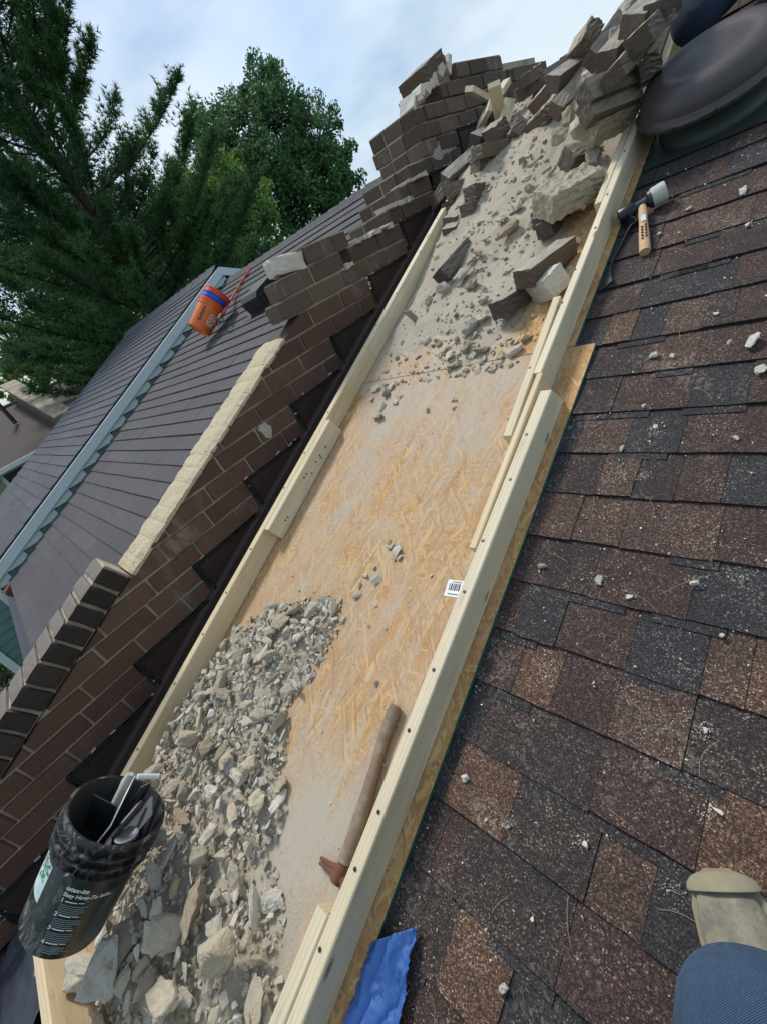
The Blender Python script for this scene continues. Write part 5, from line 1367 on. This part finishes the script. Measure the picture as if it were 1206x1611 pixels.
# ================================================================== PEOPLE
def skin(name, joints, edges, mat, parent, lev=2, root=0, M=None):
    me = bpy.data.meshes.new(name); me.from_pydata([j[:3] for j in joints], edges, []); me.materials.append(mat)
    o = obj(name, me, parent, M if M is not None else MROOF)
    o.modifiers.new('skin', 'SKIN'); 
    if not me.skin_vertices: me.skin_vertices.new()
    for i, j in enumerate(joints):
        r = j[3]; me.skin_vertices[0].data[i].radius = (r, r if len(j) < 5 else j[4]); me.skin_vertices[0].data[i].use_root = (i == root)
    m = o.modifiers.new('sub', 'SUBSURF'); m.levels = lev; m.render_levels = lev
    o.modifiers['skin'].use_smooth_shade = True
    return o
def boot(parent, toe, head, s_=1.0, n0=.012, mat=M_BOOT):
    """boot lofted from cross sections; toe tip at (u,v), pointing along heading"""
    secs = [(0, .012, .020, .012), (.012, .034, .036, .004), (.04, .046, .050, 0), (.08, .051, .060, 0), (.12, .048, .074, 0), (.16, .043, .095, 0), (.20, .041, .135, 0), (.25, .039, .165, 0), (.285, .031, .165, 0), (.297, .012, .15, .01)]
    vs = []; fs = []; n = 16
    for x, w, hgt, z0 in secs:
        for k in range(n):
            a = 2*math.pi*k/n; y = math.cos(a)*w; z = math.sin(a)
            y *= (1 - .25*max(0, z)); zz = z0 + .010 + (hgt-.010-z0)*(.5+.5*math.copysign(abs(z)**.7, z))
            q = noise.noise_vector(Vector((x*18, y*22, zz*18)))*.004
            vs.append((-x*s_, y*s_+q.y, zz*s_+q.z))
    for i in range(len(secs)-1):
        for k in range(n): fs.append((i*n+k, i*n+(k+1) % n, (i+1)*n+(k+1) % n, (i+1)*n+k))
    fs += [tuple(range(n)), tuple((len(secs)-1)*n+k for k in range(n))[::-1]]
    me = raw_mesh('boot', vs, fs, mat); me.polygons.foreach_set('use_smooth', [True]*len(fs))
    Mb = MROOF @ T((toe[0], toe[1], n0)) @ Rz(head)
    b = obj('boot', me, parent, Mb); b.modifiers.new('sub', 'SUBSURF').render_levels = 2
    vs = []; fs = []
    out = [(x+(-.006 if x == 0 else .004 if x > .29 else 0), w+.006) for x, w, _, _ in secs]
    ring = [(-x*s_, w*s_) for x, w in out] + [(-x*s_, -w*s_) for x, w in out[::-1]]
    mb = MB(); mb.prism(ring, 0, .020*s_, 'Z'); obj('sole', mb.mesh('sole', M_SOLE), b, Mb)
    # toe rand
    vs = []; fs = []
    for i, (x, w, hgt, z0) in enumerate(secs[:4]):
        for k in range(9):
            a = math.pi*k/8; vs.append((-x*s_*.30+.002, math.cos(a)*(w+.001)*s_*(1-.25*math.sin(a)), (.014+(hgt*.60)*math.sin(a)**.7)*s_))
    for i in range(3):
        for k in range(8): fs.append((i*9+k, i*9+k+1, i*9+k+10, i*9+k+9))
    me = raw_mesh('toe_rand', vs, fs, M_SOLE); me.polygons.foreach_set('use_smooth', [True]*len(fs)); o = obj('toe_rand', me, b, Mb); o.modifiers.new('s', 'SOLIDIFY').thickness = .003
    o.modifiers.new('sub', 'SUBSURF').render_levels = 2
    return b
ph = thing('person', 'person in blue jeans and dusty tan boot at the lower right of the shingles', 'person', MROOF @ T((.30, -.72, .02)))
kn = Vector((-.005, -.185, .285))
boot(ph, (-.064, -.086), math.radians(122), 1.0)
boot(ph, (.36, -.12), math.radians(100), 1.0)
J = [(.30, -.80, .15, .14, .12), (.20, -.74, .15, .10), (.10, -.45, .26, .11), (.012, -.142, .315, .100), (.020, -.19, .22, .07), (.045, -.255, .13, .055), (.40, -.74, .15, .10), (.42, -.44, .27, .085), (.44, -.22, .33, .07), (.43, -.30, .12, .055), (.30, -.90, .30, .15, .11)]
skin('jeans', J, [(0, 1), (1, 2), (2, 3), (3, 4), (4, 5), (0, 6), (6, 7), (7, 8), (8, 9), (0, 10)], M_DENIM, ph, 3)
J = [(.30, -.90, .30, .155, .115), (.30, -.93, .50, .17, .12), (.30, -.90, .68, .17, .11), (.30, -.86, .78, .06), (.12, -.88, .72, .065), (.02, -.74, .50, .05), (.03, -.50, .62, .04), (.48, -.88, .72, .065), (.55, -.74, .50, .05), (.42, -.48, .62, .04)]
skin('shirt', J, [(0, 1), (1, 2), (2, 3), (2, 4), (4, 5), (5, 6), (2, 7), (7, 8), (8, 9)], M_SHIRT, ph, 2)
J = [(.30, -.86, .76, .05), (.30, -.84, .86, .055), (.30, -.82, .93, .085), (.30, -.82, 1.01, .08), (.30, -.735, .935, .02)]
skin('head', J, [(0, 1), (1, 2), (2, 3), (2, 4)], M_SKIN, ph, 2)
for sx, x0 in ((1, .03), (-1, .42)):
    J = [(x0, -.50 if sx == 1 else -.48, .62, .034), (x0+.02*sx, -.43, .66, .036), (x0+.045*sx, -.36, .70, .012), (x0+.03*sx, -.35, .71, .011), (x0+.01*sx, -.35, .715, .011), (x0-.005*sx, -.37, .71, .010), (x0+.05*sx, -.43, .69, .012)]
    skin('hand', J, [(0, 1), (1, 2), (1, 3), (1, 4), (1, 5), (1, 6)], M_SKIN, ph, 1)
mb = MB(); mb.lathe([(.0001, .115), (.06, .10), (.095, .05), (.097, 0)], 20, T((.30, -.83, .985))); obj('hair', mb.mesh('hair', M_HAIR, True), ph, MROOF)

wk = thing('person', 'person in dark blue jeans sitting by the ridge behind the brown vent', 'person', MROOF @ T((-.42, 3.3, .02)))
J = [(-.34, 3.32, .13, .14, .11), (-.43, 3.22, .15, .10), (-.50, 3.0, .20, .115), (-.575, 2.74, .20, .105), (-.57, 2.76, .10, .075), (-.24, 3.22, .15, .10), (-.20, 3.0, .28, .085), (-.18, 2.86, .32, .07), (-.19, 2.90, .12, .055), (-.34, 3.40, .30, .14, .1)]
skin('jeans', J, [(0, 1), (1, 2), (2, 3), (3, 4), (0, 5), (5, 6), (6, 7), (7, 8), (0, 9)], M_DENIM2, wk, 2)
boot(wk, (-.55, 2.70), math.radians(-80), .95, mat=M_BOOT); boot(wk, (-.17, 2.72), math.radians(-90), .95)
J = [(-.34, 3.40, .28, .15, .11), (-.34, 3.42, .50, .17, .12), (-.34, 3.40, .68, .17, .11), (-.34, 3.37, .78, .06), (-.54, 3.36, .70, .06), (-.60, 3.22, .48, .048), (-.52, 3.05, .34, .038), (-.14, 3.36, .70, .06), (-.08, 3.22, .48, .048), (-.18, 3.05, .38, .038)]
skin('shirt', J, [(0, 1), (1, 2), (2, 3), (2, 4), (4, 5), (5, 6), (2, 7), (7, 8), (8, 9)], M_SHIRT, wk, 2)
J = [(-.34, 3.37, .76, .05), (-.34, 3.36, .86, .055), (-.34, 3.35, .93, .085), (-.34, 3.35, 1.01, .08), (-.34, 3.265, .935, .02)]
skin('head', J, [(0, 1), (1, 2), (2, 3), (2, 4)], M_SKIN, wk, 2)
mb = MB(); mb.lathe([(.0001, .115), (.06, .10), (.095, .05), (.097, 0)], 20, T((-.34, 3.36, .985))); obj('hair', mb.mesh('hair', M_HAIR, True), wk, MROOF)

# ================================================================== TREES
import array
class Leaves:
    def __init__(s): s.v = []; s.n = []
    def quad(s, p, x, y): s.v += [p-x*.5, p+y*.35, p+x*.5, p-y*.35]; s.n.append(4)
    def tri(s, a, b, c): s.v += [a, b, c]; s.n.append(3)
    def mesh(s, name, mat):
        fs = []; i = 0
        for n in s.n: fs.append(tuple(range(i, i+n))); i += n
        return raw_mesh(name, [tuple(v) for v in s.v], fs, mat)
def rdir(): return Vector((random.gauss(0, 1), random.gauss(0, 1), random.gauss(0, 1))).normalized()
def pine(base, height, rad, label, nwh=26, dens=1.0, z_from=.12):
    t = thing('pine_tree', label, 'tree', T(base)); M = T(base)
    mb = MB(); mb.tube([(0, 0, 0), (.05, 0, height*.3), (-.05, .05, height*.65), (0, 0, height)], [height*.017+.08, height*.013+.06, height*.008+.03, .02], 9)
    lv = Leaves()
    for w in range(nwh):
        f = z_from + (1-z_from)*w/nwh; z = height*f; L0 = rad*(1-f)**.75*1.12+.25
        for b in range(6):
            a = random.uniform(0, 6.28); L = L0*random.uniform(.62, 1.12); up = .25+.75*f + random.uniform(-.12, .12)
            pts = []; p = Vector((0, 0, z)); d = Vector((math.cos(a), math.sin(a), up*.35)).normalized()
            for q in range(8): pts.append(p.copy()); p = p + d*L/7; d = (d+Vector((0, 0, .05+.07*f))+rdir()*.05).normalized()
            mb.tube(pts, [.055*(1-q/8)*(L/rad)+.010 for q in range(8)], 5, False)
            # twigs sweeping outward and up, each ending in needle tufts
            for q in range(int(L*11*dens)):
                s_ = random.uniform(.18, 1)**.75; k = min(6, int(s_*7)); p0 = pts[k].lerp(pts[k+1], s_*7-k)
                out = (pts[k+1]-pts[k]).normalized(); tw = (out*.75+rdir()*.65+Vector((0, 0, .35))).normalized(); tl = random.uniform(.25, .8)*(1.1-s_*.5)
                for e in range(3):
                    c = p0+tw*tl*(e+1)/3
                    for nn in range(9):
                        dn = (tw*.9+rdir()*.9).normalized(); ln_ = random.uniform(.12, .22); wv = dn.cross(rdir()).normalized()*.014
                        lv.tri(c-wv, c+wv, c+dn*ln_)
    obj('trunk', mb.mesh('trunk', M_BARK, True), t, M); obj('crown', lv.mesh('crown', M_NEEDLE), t, M); return t
def broad(base, clumps, label, mats, leaf=.16, n=16000, name='broadleaf_tree', cat='tree', tr=.22):
    """clumps: (centre relative to base, radius xyz)"""
    t = thing(name, label, cat, T(base)); M = T(base); mb = MB(); lv = Leaves(); vol = [c[1]**2 for c in clumps]
    top = Vector(clumps[0][0])
    mb.tube([(0, 0, 0), top*.35, top*.8], [tr, tr*.75, tr*.4], 8)
    for c, r in clumps:
        c = Vector(c); mb.tube([top*.35, (top*.5).lerp(c, .6), c], [tr*.5, tr*.3, .03], 6, False)
        k = int(n*r*r/sum(vol)); sub = []
        for _ in range(max(6, int(r*r*9))):
            d = rdir(); sub.append((c+d*r*random.uniform(.45, 1.0), r*random.uniform(.16, .30)))
            mb.tube([c, c.lerp(sub[-1][0], .55), sub[-1][0]], [.05, .03, .012], 4, False)
        for _ in range(k):
            sc2, sr = random.choice(sub); p = sc2+rdir()*sr*random.random()**.5*Vector((1, 1, .9)).x
            x = rdir(); y = x.cross(rdir()).normalized(); s_ = leaf*random.uniform(.6, 1.3); lv.quad(p, x*s_, y*s_)
    obj('trunk', mb.mesh('trunk', M_BARK, True), t, M); obj('crown', lv.mesh('crown', mats), t, M); return t
def gpt(x, y, d): p = ray(x, y)*d; return Vector((p.x, p.y, GZ)), p
def clump_tree(cl, base_px, label, mat, leaf, n, **kw):
    pts = [(ray(x, y)*d, r) for x, y, d, r in cl]; b = ray(*base_px[:2])*base_px[2]; base = Vector((b.x, b.y, GZ))
    return broad(base, [(p-base, r) for p, r in pts], label, mat, leaf, n, **kw)
b, p = gpt(205, 430, 14.5); pine(b, p.z-GZ+10.5, 6.9, 'tall dark green pine tree rising past the top left of the photo', 34, 1.9, .26)
b, p = gpt(60, 330, 20); pine(b, p.z-GZ+9, 5.6, 'second pine tree at the left edge behind the tall pine', 22, .8, .2)
clump_tree([(430, 190, 27, 3.0), (370, 230, 27, 2.5), (500, 230, 27, 2.4), (430, 290, 27, 3.2), (520, 270, 27, 1.9), (350, 300, 27, 2.2), (480, 330, 27, 2.6), (415, 150, 27, 1.8), (320, 190, 28, 1.5), (545, 300, 27, 1.6)], (430, 330, 27), 'large broadleaf tree with a ragged dark green crown behind the grey roof', M_LEAF, .20, 52000, tr=.3)
clump_tree([(330, 330, 22, 2.3), (380, 320, 22, 1.9), (300, 370, 21, 1.8), (390, 380, 22, 1.9), (345, 280, 22, 1.5), (340, 410, 21, 1.6)], (340, 400, 22), 'bright yellow-green tree in front of the big broadleaf tree', M_LEAF2, .17, 30000)
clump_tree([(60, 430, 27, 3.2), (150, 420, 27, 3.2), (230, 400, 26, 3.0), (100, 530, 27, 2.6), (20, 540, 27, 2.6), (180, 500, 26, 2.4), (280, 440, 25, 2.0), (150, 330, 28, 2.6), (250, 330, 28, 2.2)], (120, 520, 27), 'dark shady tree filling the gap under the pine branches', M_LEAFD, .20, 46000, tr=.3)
clump_tree([(60, 605, 22, 1.1), (120, 590, 22, 1.1), (160, 560, 21, 1.0), (190, 530, 20, 1.0), (230, 490, 19, 1.0), (20, 610, 23, 1.0)], (110, 620, 22), 'light green low boughs above the brown-roofed house', M_LEAF2, .13, 16000)
clump_tree([(10, 1060, 9.5, .55), (2, 1085, 9.3, .5), (-30, 1070, 9.5, .7)], (0, 1080, 9.5), 'green bush beside the green-sided house at the left edge', M_LEAF2, .09, 7000, name='bush', cat='bush', tr=.05)
for i, (x, y, d) in enumerate(((620, 300, 60), (760, 230, 62), (900, 140, 64), (-200, 560, 50))):
    b, p = gpt(x, y, d); broad(b, [((0, 0, 6.0), 2.6), ((1.5, 1, 5), 2.2), ((-1.6, -.5, 4.6), 2.2)], ('distant tree hidden behind the chimney', 'distant tree beyond the ridge', 'distant tree far behind the brick pile', 'distant tree beyond the left edge')[i], M_LEAF, .35, 2500)
